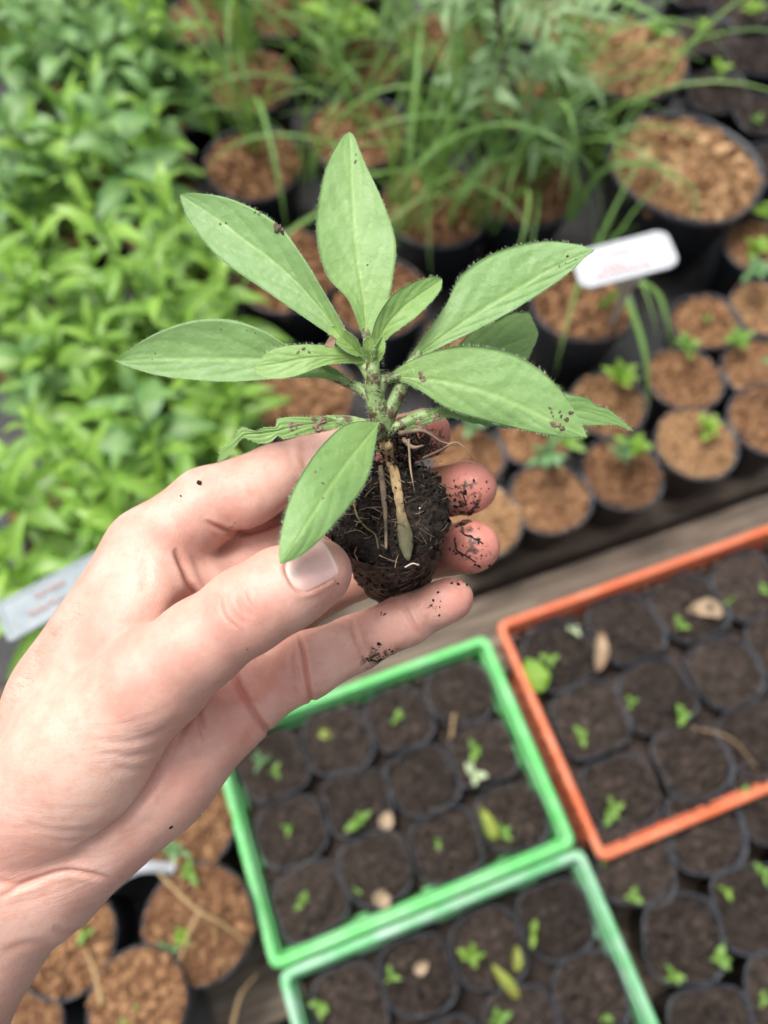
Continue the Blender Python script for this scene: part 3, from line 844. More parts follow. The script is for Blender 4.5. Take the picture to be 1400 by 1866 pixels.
# ------------------------------------------------------------------ fallen leaves and seed husks
def fallen(name, lb, px, py, z, L, W, az, mat, cat='leaf', curl=.7, seed=0):
    c = ground(px, py, z)
    me = leaf_mesh(name, L, W, mat, curl, .25, 12, 7, (.8, .7), .06, seed)
    o = use(name, me, None, (c.x, c.y, z + .002)); o.rotation_euler = (.1, -.05, az)
    return tag(o, lb, cat)
fallen('dead_leaf', 'curled cream coloured dead leaf in the orange crate', 1315, 1118, .082, .036, .020, R(175), M_DEAD, seed=1)
fallen('dead_leaf', 'narrow brown dead leaf standing in the orange crate', 1088, 1225, .082, .046, .014, R(80), M_DEAD, seed=2)
fallen('fallen_leaf', 'broad lime green leaf in the corner of the orange crate', 985, 1262, .082, .036, .026, R(108), M_LIME, curl=.2, seed=3)
fallen('yellow_leaf', 'tiny yellow leaf in the bright green crate', 582, 1335, .080, .013, .009, R(-20), M_OCHRE, curl=.3, seed=4)
fallen('yellow_leaf', 'yellow and white folded leaf in the bright green crate', 900, 1536, .082, .033, .012, R(110), M_OCHRE, curl=.9, seed=5)
fallen('seed_husk', 'pale oval seed husk beside a sprout in the green crate', 698, 1512, .081, .017, .013, R(70), M_DEAD, 'husk', .5, 6)
fallen('seed_husk', 'pale round husk at the front rim of bright green crate', 688, 1652, .081, .016, .016, R(60), M_DEAD, 'husk', .5, 7)
fallen('yellow_leaf', 'yellow green stalk like leaf in the pale green crate', 945, 1820, .080, .034, .010, R(130), M_OCHRE, curl=.6, seed=8)
fallen('yellow_leaf', 'upright yellow green sliver beside the stalk like leaf', 940, 1770, .080, .020, .009, R(85), M_OCHRE, curl=.6, seed=9)
fallen('dead_leaf', 'brown fragment of dead leaf at back of the pale green crate', 755, 1770, .078, .014, .010, R(30), M_DEAD, seed=10)
fallen('dead_leaf', 'orange brown dead leaf among the grass near the top', 735, 112, .15, .03, .016, R(80), M_OCHRE, seed=11)
# dry twigs
def twig(lb, pts, r_, mat=M_STRAW):
    P = np.array([np.array(ground(*q_)) for q_ in pts]); c = P[0].copy()
    V, F = tube(catmull(P - c, 18), r_, 6)
    o = obj('dry_twig', V, F, mat, None, loc=tuple(c))
    return tag(o, lb, 'twig')
twig('long straw twig lying across the mulch pot near the green crate', [(290, 1592, .125), (355, 1655, .13), (400, 1680, .125), (455, 1722, .11)], (.0011, .0015, .0008))
twig('straw twig forking downwards from the long twig', [(362, 1662, .127), (345, 1700, .122), (325, 1760, .115), (318, 1800, .11)], (.0016, .0012, .0008))
twig('thin dry stalk in the mulch pot beside the wrist', [(158, 1730, .105), (175, 1780, .12), (185, 1830, .13)], (.001, .0016, .002))
twig('grey stalk bending beside the pale green crate', [(470, 1775, .06), (440, 1810, .06), (425, 1866, .05), (420, 1920, .03)], (.001, .0022, .003))
twig('fine pale stem over the right rear pots of the orange crate', [(1260, 1325, .085), (1330, 1345, .10), (1380, 1400, .086)], (.0006, .0006))
twig('short dry stalk at the back of the bright green crate', [(828, 1300, .10), (822, 1345, .09)], (.0012, .0016))

# ------------------------------------------------------------------ plant tags
def tag_plate(lb, centre, ux, uy, w, h, cr, mat, insert=None, th=.0012):
    """a rounded plastic plate with a raised border; ux, uy are its directions"""
    t = thing('plant_tag', lb, 'plant tag', tuple(centre))
    ux, uy = Vector(ux).normalized(), Vector(uy); uy = (uy - ux * uy.dot(ux)).normalized(); n_ = ux.cross(uy)
    def loop(ins, m=6):
        P = []
        ww, hh, r_ = w / 2 - ins, h / 2 - ins, max(cr - ins, .0006)
        for (sx, sy, a0) in ((1, 1, 0), (-1, 1, 90), (-1, -1, 180), (1, -1, 270)):
            for q_ in range(m):
                a_ = R(a0 + 90 * q_ / (m - 1)); P.append((sx * (ww - r_) + r_ * math.cos(a_), sy * (hh - r_) + r_ * math.sin(a_)))
        return P
    V, F = [], []
    rings = [(0.0006, -th), (0, -th * .4), (0, th * .6), (.0008, th), (.0030, th), (.0036, th * .35)]
    for ins, z in rings: V += [tuple(ux * x + uy * y + n_ * z) for x, y in loop(ins)]
    m = 24
    for i in range(len(rings) - 1):
        for j in range(m): F.append((i * m + j, i * m + (j + 1) % m, (i + 1) * m + (j + 1) % m, (i + 1) * m + j))
    F.append(tuple(range(m))[::-1]); F.append(tuple((len(rings) - 1) * m + j for j in range(m)))
    obj('plate', V, F, mat, t, False)
    if insert is not None:
        P_ = [tuple(ux * x + uy * y + n_ * (th * .35 + .0004)) for x, y in loop(.0052)]
        obj('paper_insert', P_, [tuple(range(m))], insert, t, False)
    def stroke(pts, r_, mt):
        P = [np.array(ux * x + uy * y + n_ * (th * .35 + .0007)) for x, y in pts]
        V, F = tube(catmull(P, 14), r_, 4)
        o = obj('faded_marking', V, F, mt, t)
    return t, stroke, n_, ux, uy
CR = CAM_M.to_3x3()
camd = lambda px, py, d: Vector((0, 0, CAM_Z)) + (CR @ Vector(((px - 700) / FPX, (933 - py) / FPX, -1.0))) * d
def facing(px0, py0, px1, py1, d0, d1): return camd(px1, py1, d1) - camd(px0, py0, d0)
# white tag on a stake in the tall pot
D_ = .60
uxv = facing(1050, 500, 1225, 455, D_ + .005, D_ - .005); uyv = facing(1137, 525, 1122, 430, D_ - .012, D_ + .012)
t, stroke, n_, ux, uy = tag_plate('white plastic plant tag with faded red writing, right of the seedling', camd(1137, 473, D_), uxv, uyv, .0755, .040, .010, M_WHITE, M_PAPER)
W_, H_ = .0765, .040
wr = np.random.default_rng(9)
for row, (y_, x0, x1, mt) in enumerate(((.007, -.012, .004, M_INK), (-.004, -.018, -.002, M_INK), (-.0105, -.024, .012, M_INK), (.0065, .010, .024, M_INK2))):
    x = x0
    while x < x1:
        wv = .003 + .003 * wr.random()
        stroke([(x, y_ - .002 * wr.random()), (x + wv * .3, y_ + .0025), (x + wv * .6, y_ - .002), (x + wv, y_ + .001)], .0008, mt); x += wv + .0015
P0 = -uy * .019 - n_ * .0005; P1 = ground(1112, 600, .10) - t.location
st_ = np.array([P0, P0 + (P1 - P0) * .5, P1])
V, F = [], []
dirn = (Vector(P1) - P0).normalized(); sv = dirn.cross(n_).normalized()
for f, wv in ((0, .011), (.12, .0055), (.3, .0038), (1, .0026)):
    cpt = P0 + (P1 - P0) * f
    for s_, z_ in ((-1, 0), (1, 0), (1, -.0014), (-1, -.0014)): V.append(tuple(cpt + sv * wv * s_ + n_ * z_))
for i in range(3):
    for j in range(4): F.append((i * 4 + j, i * 4 + (j + 1) % 4, (i + 1) * 4 + (j + 1) % 4, (i + 1) * 4 + j))
F += [(0, 1, 2, 3), (15, 14, 13, 12)]
obj('stake', V, F, M_PAPER, t, False)
# grey tag behind the wrist
D_ = .52
uxv = facing(35, 1140, 215, 1042, D_, D_ + .02); uyv = facing(120, 1120, 80, 1060, D_ - .01, D_ + .01)
t2, stroke, n_, ux, uy = tag_plate('weathered grey plant tag with faded markings behind the wrist', camd(150, 1058, D_), uxv, uyv, .112, .036, .004, M_GREYTAG)
for (y_, x0, x1, mt) in ((.006, -.030, -.012, M_INK), (-.006, -.038, -.020, M_INK), (-.007, -.016, .004, M_INK2)):
    x = x0
    while x < x1:
        wv = .004 + .004 * wr.random()
        stroke([(x, y_ - .002 * wr.random()), (x + wv * .3, y_ + .003), (x + wv * .6, y_ - .002), (x + wv, y_ + .001)], .0008, mt); x += wv + .002
P1 = ground(210, 1130, .07) - t2.location
V, F = tube(catmull([np.array(ux * .045), np.array((ux * .05 + Vector(P1)) * .5), np.array(P1)], 8), (.003, .0025, .002), 6)
obj('stake', V, F, M_GREYTAG, t2)
# white strip tag bent over a pot rim below the wrist
c = ground(255, 1588, .115)
P = [np.array(ground(198, 1618, .10)), np.array(ground(225, 1594, .118)), np.array(ground(262, 1580, .122)), np.array(ground(318, 1582, .112))]
P = catmull(np.array(P) - np.array(c), 14)
T = np.gradient(P, axis=0); S_ = np.cross(T, [0, 0, 1.0]); S_ /= np.linalg.norm(S_, axis=1)[:, None]
V = np.vstack([P - S_ * .0045, P + S_ * .0045, P + S_ * .0045 - [0, 0, .001], P - S_ * .0045 - [0, 0, .001]])
F = []
for i in range(13):
    for a_ in range(4):
        b_ = (a_ + 1) % 4
        F.append((a_ * 14 + i, a_ * 14 + i + 1, b_ * 14 + i + 1, b_ * 14 + i))
F += [(0, 14, 28, 42), (13, 27, 41, 55)]
o = obj('plant_tag', V, F, M_WHITE, None, loc=tuple(c))
tag(o, 'bent white plastic strip tag just below the wrist', 'plant tag')
# ------------------------------------------------------------------ the hand: a distance field turned into one skin surface
HAND_D = 215.0                             # millimetres from the lens to the plane z = 0 of the hand's own frame
HAND_M = CAM_M @ Matrix.Translation((0, 0, -HAND_D / 1000.0))

def hp(px, py, z):
    """hand frame, millimetres: x right, y up, z towards the lens"""
    k = (HAND_D - z) / FPX
    return np.array([(px - 700) * k, (933 - py) * k, z])

VOX = 0.75
LO = np.array([-215.0, -215.0, -72.0]); HI = np.array([42.0, 48.0, 46.0])
DIM = np.ceil((HI - LO) / VOX).astype(int) + 1
AX = [LO[k] + VOX * np.arange(DIM[k]) for k in range(3)]
BIG = 30.0

def new_field(): return np.full(DIM, BIG, dtype=np.float32)

def window(lo, hi):
    a = np.maximum(np.floor((lo - LO) / VOX).astype(int), 0)
    b = np.minimum(np.ceil((hi - LO) / VOX).astype(int) + 1, DIM)
    return tuple(slice(a[k], max(a[k], b[k])) for k in range(3))

def smin(a, b, k):
    if k <= 0: return np.minimum(a, b)
    h = np.clip(0.5 + 0.5 * (b - a) / k, 0, 1)
    return b + (a - b) * h - k * h * (1 - h)

def bone(F, a, b, ra, rb, k=3.0, squash=None):
    """a tapered round limb from a to b, blended into the field; squash = (direction, factor) flattens it"""
    m = max(ra, rb) * 1.6 + 10
    w = window(np.minimum(a, b) - m, np.maximum(a, b) + m)
    X, Y, Z = np.meshgrid(AX[0][w[0]], AX[1][w[1]], AX[2][w[2]], indexing='ij', sparse=True)
    d = b - a; L2 = float(d @ d)
    px, py, pz = X - a[0], Y - a[1], Z - a[2]
    t = np.clip((px * d[0] + py * d[1] + pz * d[2]) / L2, 0, 1)
    qx, qy, qz = px - t * d[0], py - t * d[1], pz - t * d[2]
    l2 = qx * qx + qy * qy + qz * qz
    if squash is not None:
        n, f = squash
        dn = qx * n[0] + qy * n[1] + qz * n[2]
        l2 = l2 + dn * dn * (f * f - 1)
    s = np.sqrt(l2) - (ra + (rb - ra) * t)
    F[w] = smin(F[w], s.astype(np.float32), k)

def blob(F, c, axes, k=4.0, rot=None, sub=False):
    """an ellipsoid pad; rot has the axes as columns"""
    Rm = np.eye(3) if rot is None else rot
    m = max(axes) + 10
    w = window(c - m, c + m)
    X, Y, Z = np.meshgrid(AX[0][w[0]] - c[0], AX[1][w[1]] - c[1], AX[2][w[2]] - c[2], indexing='ij')
    q = [(X * Rm[0, i] + Y * Rm[1, i] + Z * Rm[2, i]) / axes[i] for i in range(3)]
    k0 = np.sqrt(q[0] ** 2 + q[1] ** 2 + q[2] ** 2)
    k1 = np.sqrt((q[0] / axes[0]) ** 2 + (q[1] / axes[1]) ** 2 + (q[2] / axes[2]) ** 2) + 1e-9
    s = (k0 * (k0 - 1) / k1).astype(np.float32)
    if sub: F[w] = -smin(-F[w], s, k)
    else: F[w] = smin(F[w], s, k)

def axes_along(d, up=(0, 0, 1)):
    d = np.asarray(d, float); d = d / np.linalg.norm(d)
    u = np.asarray(up, float); u = u - d * (u @ d); u /= np.linalg.norm(u)
    return np.stack([d, np.cross(u, d), u], axis=1)

def pchain(F, pts, k=3.0, squash=None):
    for (a, ra), (b, rb) in zip(pts[:-1], pts[1:]):
        bone(F, hp(*a), hp(*b), ra, rb, k, squash)

# --- palm, wrist and forearm
palm = new_field()
ZQ = (np.array([0.0, 0, 1.0]), 1.25)
pchain(palm, [((-430, 2070, -14), 25), ((-190, 1825, -12), 22), ((5, 1562, -9), 18.5)], 6)      # radius side of the forearm
pchain(palm, [((-370, 2110, -14), 25), ((-125, 1850, -13), 20.5), ((52, 1602, -10), 16.5)], 6)
pchain(palm, [((12, 1525, -9), 17.5), ((128, 1268, -8), 15), ((274, 1006, -14), 12.8)], 8)             # index ray
pchain(palm, [((20, 1530, -12), 19), ((220, 1290, -17), 14.5), ((385, 1090, -22), 12.5)], 8)
pchain(palm, [((60, 1570, -12), 18), ((300, 1330, -18), 14), ((448, 1185, -21), 12)], 8)
pchain(palm, [((90, 1590, -11), 17), ((290, 1402, -8), 15.5), ((466, 1256, -11), 11.5)], 8)          # little finger ray
blob(palm, hp(215, 1475, -4), (33, 14, 13), 8, axes_along(hp(460, 1250, -6) - hp(120, 1570, -6)))     # hypothenar pad
blob(palm, hp(438, 1228, -12), (12, 14, 9), 6)                                                        # pads under the fingers
blob(palm, hp(350, 1090, -14), (12, 12, 9), 6)
# --- fingers, each its own field so that they only touch
def finger(pts, pads, k=2.5):
    f = new_field()
    pchain(f, pts, k)
    for (c, ax, d) in pads:
        blob(f, hp(*c), ax, 2.5, axes_along(d))
    return f
index = finger([((274, 1004, -14), 12.5), ((380, 921, -19), 11.4), ((505, 868, -26), 9.8), ((560, 850, -29), 9.2), ((675, 815, -31), 8.3), ((778, 790, -20), 7.4)],
               [((445, 905, -16), (17, 9.5, 6.5), (1, .45, -.2)), ((610, 840, -24), (9, 7, 5), (1, .3, 0)), ((770, 790, -16), (8.5, 7, 6), (1, .2, .4))])
middle = finger([((385, 1090, -22), 12.3), ((470, 1010, -34), 10.6), ((560, 965, -42), 9.8), ((720, 915, -40), 8.8), ((852, 888, -21), 7.9)],
                [((480, 1000, -27), (12, 9, 6), (1, .5, -.5)), ((850, 890, -17), (9.5, 7.7, 6.5), (1, .1, .6))])
ring = finger([((448, 1182, -20), 11.8), ((520, 1110, -31), 10.0), ((600, 1062, -40), 9.2), ((735, 1018, -39), 8.5), ((856, 996, -20), 7.8)],
              [((525, 1105, -25), (11, 8, 5), (1, .5, -.5)), ((856, 997, -16), (9.5, 7.8, 6.5), (1, .1, .6))])
little = finger([((470, 1254, -12), 10.6), ((560, 1212, -9), 9.4), ((648, 1172, -13), 8.0), ((742, 1128, -13), 7.4), ((822, 1092, -10), 6.2)],
                [((600, 1192, -7), (10, 7.3, 5), (1, .45, 0)), ((696, 1148, -9), (8, 6.5, 4.5), (1, .45, 0)), ((805, 1098, -7), (9, 6.2, 5.2), (1, .45, .1))])
# --- thumb with its ball and the web to the index ray
thumb = new_field()
pchain(thumb, [((55, 1470, -4), 18.5), ((160, 1355, 6), 17.2), ((288, 1235, 15), 13.0), ((364, 1174, 20), 11.0), ((448, 1113, 23), 10.3), ((515, 1074, 22), 10.1), ((576, 1044, 17), 8.6)], 4)
TD = hp(588, 1040, 17) - hp(450, 1115, 23)
blob(thumb, hp(545, 1060, 16), (14, 9.6, 8.2), 3, axes_along(TD, (.25, .35, .9)))
blob(thumb, hp(452, 1114, 25), (9, 9.5, 8.5), 3, axes_along(TD, (.25, .35, .9)))
blob(thumb, hp(138, 1395, 5), (30, 19.5, 17), 8, axes_along(hp(300, 1240, 14) - hp(60, 1500, 0)))
web = new_field()
pchain(web, [((98, 1345, -6), 13), ((178, 1180, -4), 12), ((255, 1055, -8), 11.5)], 6)
pchain(web, [((150, 1285, 1), 14), ((230, 1165, 3), 10), ((287, 1082, -3), 8.5)], 6)
blob(web, hp(262, 1090, -2), (15, 9, 8), 5, axes_along(hp(300, 1020, -6) - hp(240, 1160, 2)))
hand = smin(palm, web, 7.0)
# light blend between neighbouring fingers near their roots comes with the palm
hand = smin(hand, index, 4.0)
for f_ in (middle, ring):
    hand = smin(hand, f_, 2.2)
hand = smin(hand, little, 1.3)
hand = smin(hand, thumb, 2.4)
blob(hand, hp(400, 1180, -1), (9, 16, 7), 6, axes_along(hp(470, 1110, -2) - hp(400, 1180, -2)), sub=True)    # hollow of the palm under the thumb

def surface_nets(F):
    """one vertex in every cell the surface crosses, one quad for every crossed grid edge"""
    nx, ny, nz = F.shape
    ins = F < 0
    c = np.zeros((nx - 1, ny - 1, nz - 1), dtype=np.int8)
    for dx in (0, 1):
        for dy in (0, 1):
            for dz in (0, 1):
                c += ins[dx:nx - 1 + dx, dy:ny - 1 + dy, dz:nz - 1 + dz]
    cells = np.argwhere((c > 0) & (c < 8))
    idx = -np.ones(c.shape, dtype=np.int32)
    idx[tuple(cells.T)] = np.arange(len(cells))
    pos = np.zeros((len(cells), 3)); cnt = np.zeros(len(cells))
    corners = [(i, j, k) for i in (0, 1) for j in (0, 1) for k in (0, 1)]
    val = {q: F[cells[:, 0] + q[0], cells[:, 1] + q[1], cells[:, 2] + q[2]] for q in corners}
    for a in corners:
        for ax in range(3):
            if a[ax]: continue
            b = tuple(a[k] + (k == ax) for k in range(3))
            va, vb = val[a], val[b]
            x = (va < 0) != (vb < 0)
            t = np.where(x, va / np.where(x, va - vb, 1), 0)
            p = np.tile(np.array(a, float), (len(cells), 1)); p[:, ax] += t
            pos[x] += p[x]; cnt[x] += 1
    pos = (cells + pos / cnt[:, None])
    quads = []
    for ax in range(3):
        sl0 = [slice(None)] * 3; sl1 = [slice(None)] * 3
        sl0[ax] = slice(0, -1); sl1[ax] = slice(1, None)
        A, B = ins[tuple(sl0)], ins[tuple(sl1)]
        e = np.argwhere(A != B)
        u, v = [k for k in range(3) if k != ax]
        ok = (e[:, u] > 0) & (e[:, v] > 0) & (e[:, u] < F.shape[u] - 1) & (e[:, v] < F.shape[v] - 1)
        e = e[ok]
        flip = A[tuple(e.T)]
        q = []
        for (du, dv) in ((-1, -1), (0, -1), (0, 0), (-1, 0)):
            t = e.copy(); t[:, u] += du; t[:, v] += dv
            q.append(idx[tuple(t.T)])
        q = np.stack(q, axis=1)
        if ax == 1: flip = ~flip
        q[~flip] = q[~flip][:, ::-1]
        quads.append(q)
    return pos * VOX + LO, np.vstack(quads)

def field_at(P):
    """trilinear sample of the finished field"""
    Q = np.clip((np.asarray(P) - LO) / VOX, 0, DIM - 1.001)
    I = np.floor(Q).astype(int); f = Q - I
    out = 0
    for dx in (0, 1):
        for dy in (0, 1):
            for dz in (0, 1):
                w = (f[:, 0] if dx else 1 - f[:, 0]) * (f[:, 1] if dy else 1 - f[:, 1]) * (f[:, 2] if dz else 1 - f[:, 2])
                out = out + w * hand[I[:, 0] + dx, I[:, 1] + dy, I[:, 2] + dz]
    return out

def skin_point(px, py):
    """front-most skin point (hand frame, mm) on the line of sight, with its normal; None where there is no skin"""
    zs = np.arange(44, -70, -0.25)
    P = np.stack([(px - 700) * (HAND_D - zs) / FPX, (933 - py) * (HAND_D - zs) / FPX, zs], axis=1)
    f = field_at(P)
    i = np.argmax(f < 0)
    if f[i] >= 0: return None, None
    p = P[i]
    e = 0.6
    g = np.array([field_at([p + e * np.eye(3)[k]])[0] - field_at([p - e * np.eye(3)[k]])[0] for k in range(3)])
    return p, g / (np.linalg.norm(g) + 1e-9)

HV, HQ = surface_nets(hand)
G_ = np.gradient(hand, VOX)
def normals_at(P):
    I = np.clip(np.round((P - LO) / VOX).astype(int), 0, DIM - 1)
    n = np.stack([g[tuple(I.T)] for g in G_], axis=1)
    return n / (np.linalg.norm(n, axis=1)[:, None] + 1e-9)
def finer(V, Q):
    """every quad into four, the new points pulled onto the surface"""
    n = len(V)
    E = np.sort(np.vstack([Q[:, [0, 1]], Q[:, [1, 2]], Q[:, [2, 3]], Q[:, [3, 0]]]), axis=1).astype(np.int64)
    key, inv = np.unique(E[:, 0] * n + E[:, 1], return_inverse=True)
    mids = (V[key // n] + V[key % n]) / 2
    m = len(Q); e = n + inv.reshape(4, m)
    c = n + len(mids) + np.arange(m)
    NVs = np.vstack([V, mids, V[Q].mean(1)])
    NQ = np.vstack([np.stack([Q[:, k_], e[k_], c, e[(k_ + 3) % 4]], axis=1) for k_ in range(4)])
    return NVs, NQ
HV, HQ = finer(HV, HQ)
HN = normals_at(HV)
HV = HV - HN * np.clip(field_at(HV), -.3, .3)[:, None] * .8

def to_px(P):
    d = HAND_D - P[:, 2]
    return np.stack([700 + P[:, 0] / d * FPX, 933 - P[:, 1] / d * FPX], axis=1)

# --- creases: px polylines pressed into the skin that faces the lens
VP = to_px(HV)
front = HN[:, 2] > -0.15
def seg_dist(Pall, line, reach=70):
    L = catmull(line, 24)
    sub = np.where(front & np.all(Pall > L.min(0) - reach, axis=1) & np.all(Pall < L.max(0) + reach, axis=1))[0]
    P = Pall[sub]
    best = np.full(len(P), 1e9); along = np.zeros(len(P))
    for i in range(len(L) - 1):
        a, d = L[i], L[i + 1] - L[i]
        t = np.clip(((P - a) @ d) / (d @ d + 1e-9), 0, 1)
        q = np.linalg.norm(P - a - t[:, None] * d, axis=1)
        m = q < best
        best[m] = q[m]; along[m] = (i + t[m]) / (len(L) - 1)
    B = np.full(len(Pall), 1e9); B[sub] = best
    A = np.zeros(len(Pall)); A[sub] = along
    return B, A
disp = np.zeros(len(HV)); redline = np.zeros(len(HV))
CREASES = [  # polyline, depth mm, half width px, z range, colour
    ([(372, 948), (400, 963), (432, 971), (470, 966), (520, 946)], 0.9, 4.5, (-40, 5), .9),     # root of the index finger
    ([(318, 1000), (334, 1030), (350, 1070), (372, 1112)], 1.3, 6, (-30, 12), .7),
    ([(420, 1218), (440, 1258), (468, 1305), (502, 1346)], 1.0, 6, (-40, 4), 1.0),          # palm crease
    ([(365, 1262), (362, 1300), (372, 1330)], .5, 6, (-30, 4), .5),
    ([(430, 1213), (380, 1254), (338, 1305), (305, 1375), (262, 1448), (200, 1510), (130, 1548)], 1.1, 9, (-30, 14), .45),   # edge of the ball of the thumb
    ([(150, 1345), (220, 1354), (285, 1338), (335, 1300)], .22, 8, (-8, 45), .1),
    ([(180, 1372), (245, 1378), (300, 1362), (332, 1330)], .28, 8, (-8, 45), .1),
    ([(200, 1398), (250, 1402), (300, 1384)], .2, 8, (-8, 45), .05),
    ([(40, 1500), (110, 1516), (180, 1512), (220, 1496)], .22, 7, (-8, 45), .1),
    ([(60, 1522), (120, 1534), (175, 1528)], .22, 7, (-8, 45), .1),
    ([(470, 1300), (440, 1370), (400, 1420)], .2, 9, (-30, 5), .3),
    ([(544, 1150), (552, 1182), (557, 1215), (564, 1262), (574, 1290)], .9, 4, (-30, 6), .9),                          # root of the little finger
    ([(536, 1165), (532, 1210), (540, 1275)], .25, 4, (-25, 5), .3),
    ([(640, 1122), (648, 1165), (668, 1215)], .35, 4, (-25, 5), .45),
    ([(655, 1118), (665, 1160), (684, 1208)], .25, 4, (-25, 5), .35),
    ([(735, 1085), (745, 1120), (768, 1165)], .35, 4, (-25, 5), .45),
    ([(545, 800), (556, 840), (566, 890)], .3, 6, (-40, 5), .5),
    ([(0, 1634), (60, 1606), (120, 1588), (190, 1600), (215, 1612)], .7, 5, (-40, 12), .5),   # wrist creases
    ([(-20, 1600), (30, 1612), (80, 1596)], .5, 7, (-40, 12), .5),
    ([(95, 1690), (130, 1700), (150, 1690)], .3, 7, (-40, 12), .4),
    ([(0, 1740), (50, 1720), (100, 1722)], .25, 8, (-40, 12), .3),
    # knuckle of the thumb
    ([(402, 1086), (404, 1108), (414, 1128), (434, 1146)], .25, 4, (5, 45), .3),
    ([(418, 1082), (420, 1104), (432, 1124), (450, 1138)], .3, 4, (5, 45), .4),
    ([(436, 1074), (440, 1096), (450, 1112), (468, 1126)], .25, 4, (5, 45), .3),
    ([(452, 1070), (456, 1088), (466, 1104), (480, 1116)], .15, 4, (5, 45), .25),
    ([(262, 1010), (268, 1040), (262, 1080)], .3, 12, (-30, 12), .1),
]
for line, dep, w, (z0, z1), cr in CREASES:
    d, al = seg_dist(VP, line)
    taper = np.clip(np.minimum(al, 1 - al) * 5, 0, 1) ** 0.7
    m = np.where(front & (HV[:, 2] > z0) & (HV[:, 2] < z1), np.exp(-(d / w) ** 2) * taper, 0)
    disp -= dep * m
    redline = np.maximum(redline, cr * np.exp(-(d / (w * 1.1)) ** 2) * taper * (front & (HV[:, 2] > z0) & (HV[:, 2] < z1)))
    disp += 0.25 * dep * np.where(front & (HV[:, 2] > z0) & (HV[:, 2] < z1), np.exp(-((d - 2.2 * w) / (w * 1.2)) ** 2) * taper, 0)
disp += 0.16 * fbm(HV, 0.11, 3, 5)
# the nail sits in a shallow bed
NAIL = dict(c=(566, 1034), a=(0.89, -0.46), half_l=46, half_w=38)       # centre px, direction of growth, half sizes in px
na = np.array(NAIL['a']); na /= np.linalg.norm(na); nb = np.array([-na[1], na[0]])
q = VP - np.array(NAIL['c'])
qu, qv = (q @ na) / NAIL['half_l'], (q @ nb) / NAIL['half_w']
rr = (np.abs(qu) ** 3 + np.abs(qv) ** 3) ** (1 / 3)
onth = front & (HV[:, 2] > 8)
disp -= np.where(onth & (rr < 1.02), 0.35, 0)
disp += np.where(onth & (qu < 0.6), 0.28 * np.exp(-((rr - 1.17) / 0.17) ** 2), 0)
HV2 = HV + HN * disp[:, None]

# --- fine folds: a mask and two coordinates, across and along the folds in millimetres
fold = np.zeros((len(HV), 3))
def folds(cx, cy, r, across, along, amount, z0, z1):
    m = amount * np.exp(-(((VP[:, 0] - cx) / r[0]) ** 2 + ((VP[:, 1] - cy) / r[1]) ** 2) ** 2) * front * (HV[:, 2] > z0) * (HV[:, 2] < z1)
    up = m > fold[:, 0]
    fold[up, 0] = m[up]; fold[up, 1] = across[up]; fold[up, 2] = along[up]
ya = (VP[:, 1] + 0.0012 * (VP[:, 0] - 130) ** 2) / 7.0
folds(255, 1355, (120, 62), ya, VP[:, 0] / 7.0, .17, -8, 45)
folds(120, 1510, (150, 58), ya, VP[:, 0] / 7.0, .22, -8, 45)
folds(60, 1600, (170, 60), (VP[:, 1] + .35 * VP[:, 0]) / 7.0, VP[:, 0] / 7.0, .2, -40, 45)
tx = (VP[:, 0] * .86 - VP[:, 1] * .5) / 7.0; ty = (VP[:, 0] * .5 + VP[:, 1] * .86) / 7.0
folds(440, 1108, (46, 44), tx + .03 * (ty - 166) ** 2 * .2, ty, .5, 8, 45)
for (cx, cy) in ((655, 1165), (752, 1122), (556, 1222), (560, 845)):
    folds(cx, cy, (24, 60), tx, ty, .5, -40, 8)
folds(440, 1300, (70, 110), tx, ty, .3, -40, 8)
# --- colour masks: r flushed, g pale, b soiled
def spot(px, py, r, z0=-80, z1=60):
    return np.exp(-(((VP[:, 0] - px) ** 2 + (VP[:, 1] - py) ** 2) / r ** 2)) * ((HV[:, 2] > z0) & (HV[:, 2] < z1))
red = np.zeros(len(HV))
for s in ((858, 890, 74, 1.3), (862, 998, 78, 1.35), (790, 792, 70, 1.25), (835, 1085, 60, .6), (610, 1060, 50, .35), (445, 1110, 42, .45),
          (200, 1160, 90, .5), (330, 970, 60, .2), (480, 1020, 80, .35), (230, 1250, 70, .3), (600, 1090, 50, .35), (520, 1260, 70, .25),
          (60, 1600, 90, .18), (420, 950, 60, .25), (700, 1140, 70, .15), (440, 1330, 90, .3), (330, 1420, 70, .3), (470, 1250, 70, .35), (250, 1540, 60, .25), (390, 1140, 80, .25)):
    red = np.maximum(red, s[3] * spot(*s[:3]))
red = np.clip(red + 0.55 * redline, 0, 1.2)
ring = np.where(onth & (qu < 0.75), np.exp(-((rr - 1.04) / 0.055) ** 2), 0)
pale = np.zeros(len(HV))
for s in ((160, 1430, 120, .95), (290, 1060, 60, .4), (60, 1400, 90, .5), (600, 1195, 60, .25), (380, 1160, 60, .2), (60, 1750, 150, .5)):
    pale = np.maximum(pale, s[3] * spot(*s[:3]))
soil = np.zeros(len(HV))
for s in ((845, 900, 45, .85), (855, 925, 35, .9), (862, 1005, 48, .75), (850, 950, 40, .85), (780, 800, 50, .8), (770, 830, 30, 1.), (835, 1062, 22, .7), (690, 1205, 34, .95),
          (720, 1195, 22, .8), (790, 1110, 25, .55), (695, 1120, 14, .6), (610, 1070, 22, .45), (420, 968, 26, .45), (590, 1000, 16, .4), (365, 880, 12, .35), (330, 905, 12, .35)):
    soil = np.maximum(soil, s[3] * spot(*s[:3]))
line = np.clip(redline * .36 + ring * .6, 0, 1)          # darker thin lines in the creases and round the nail

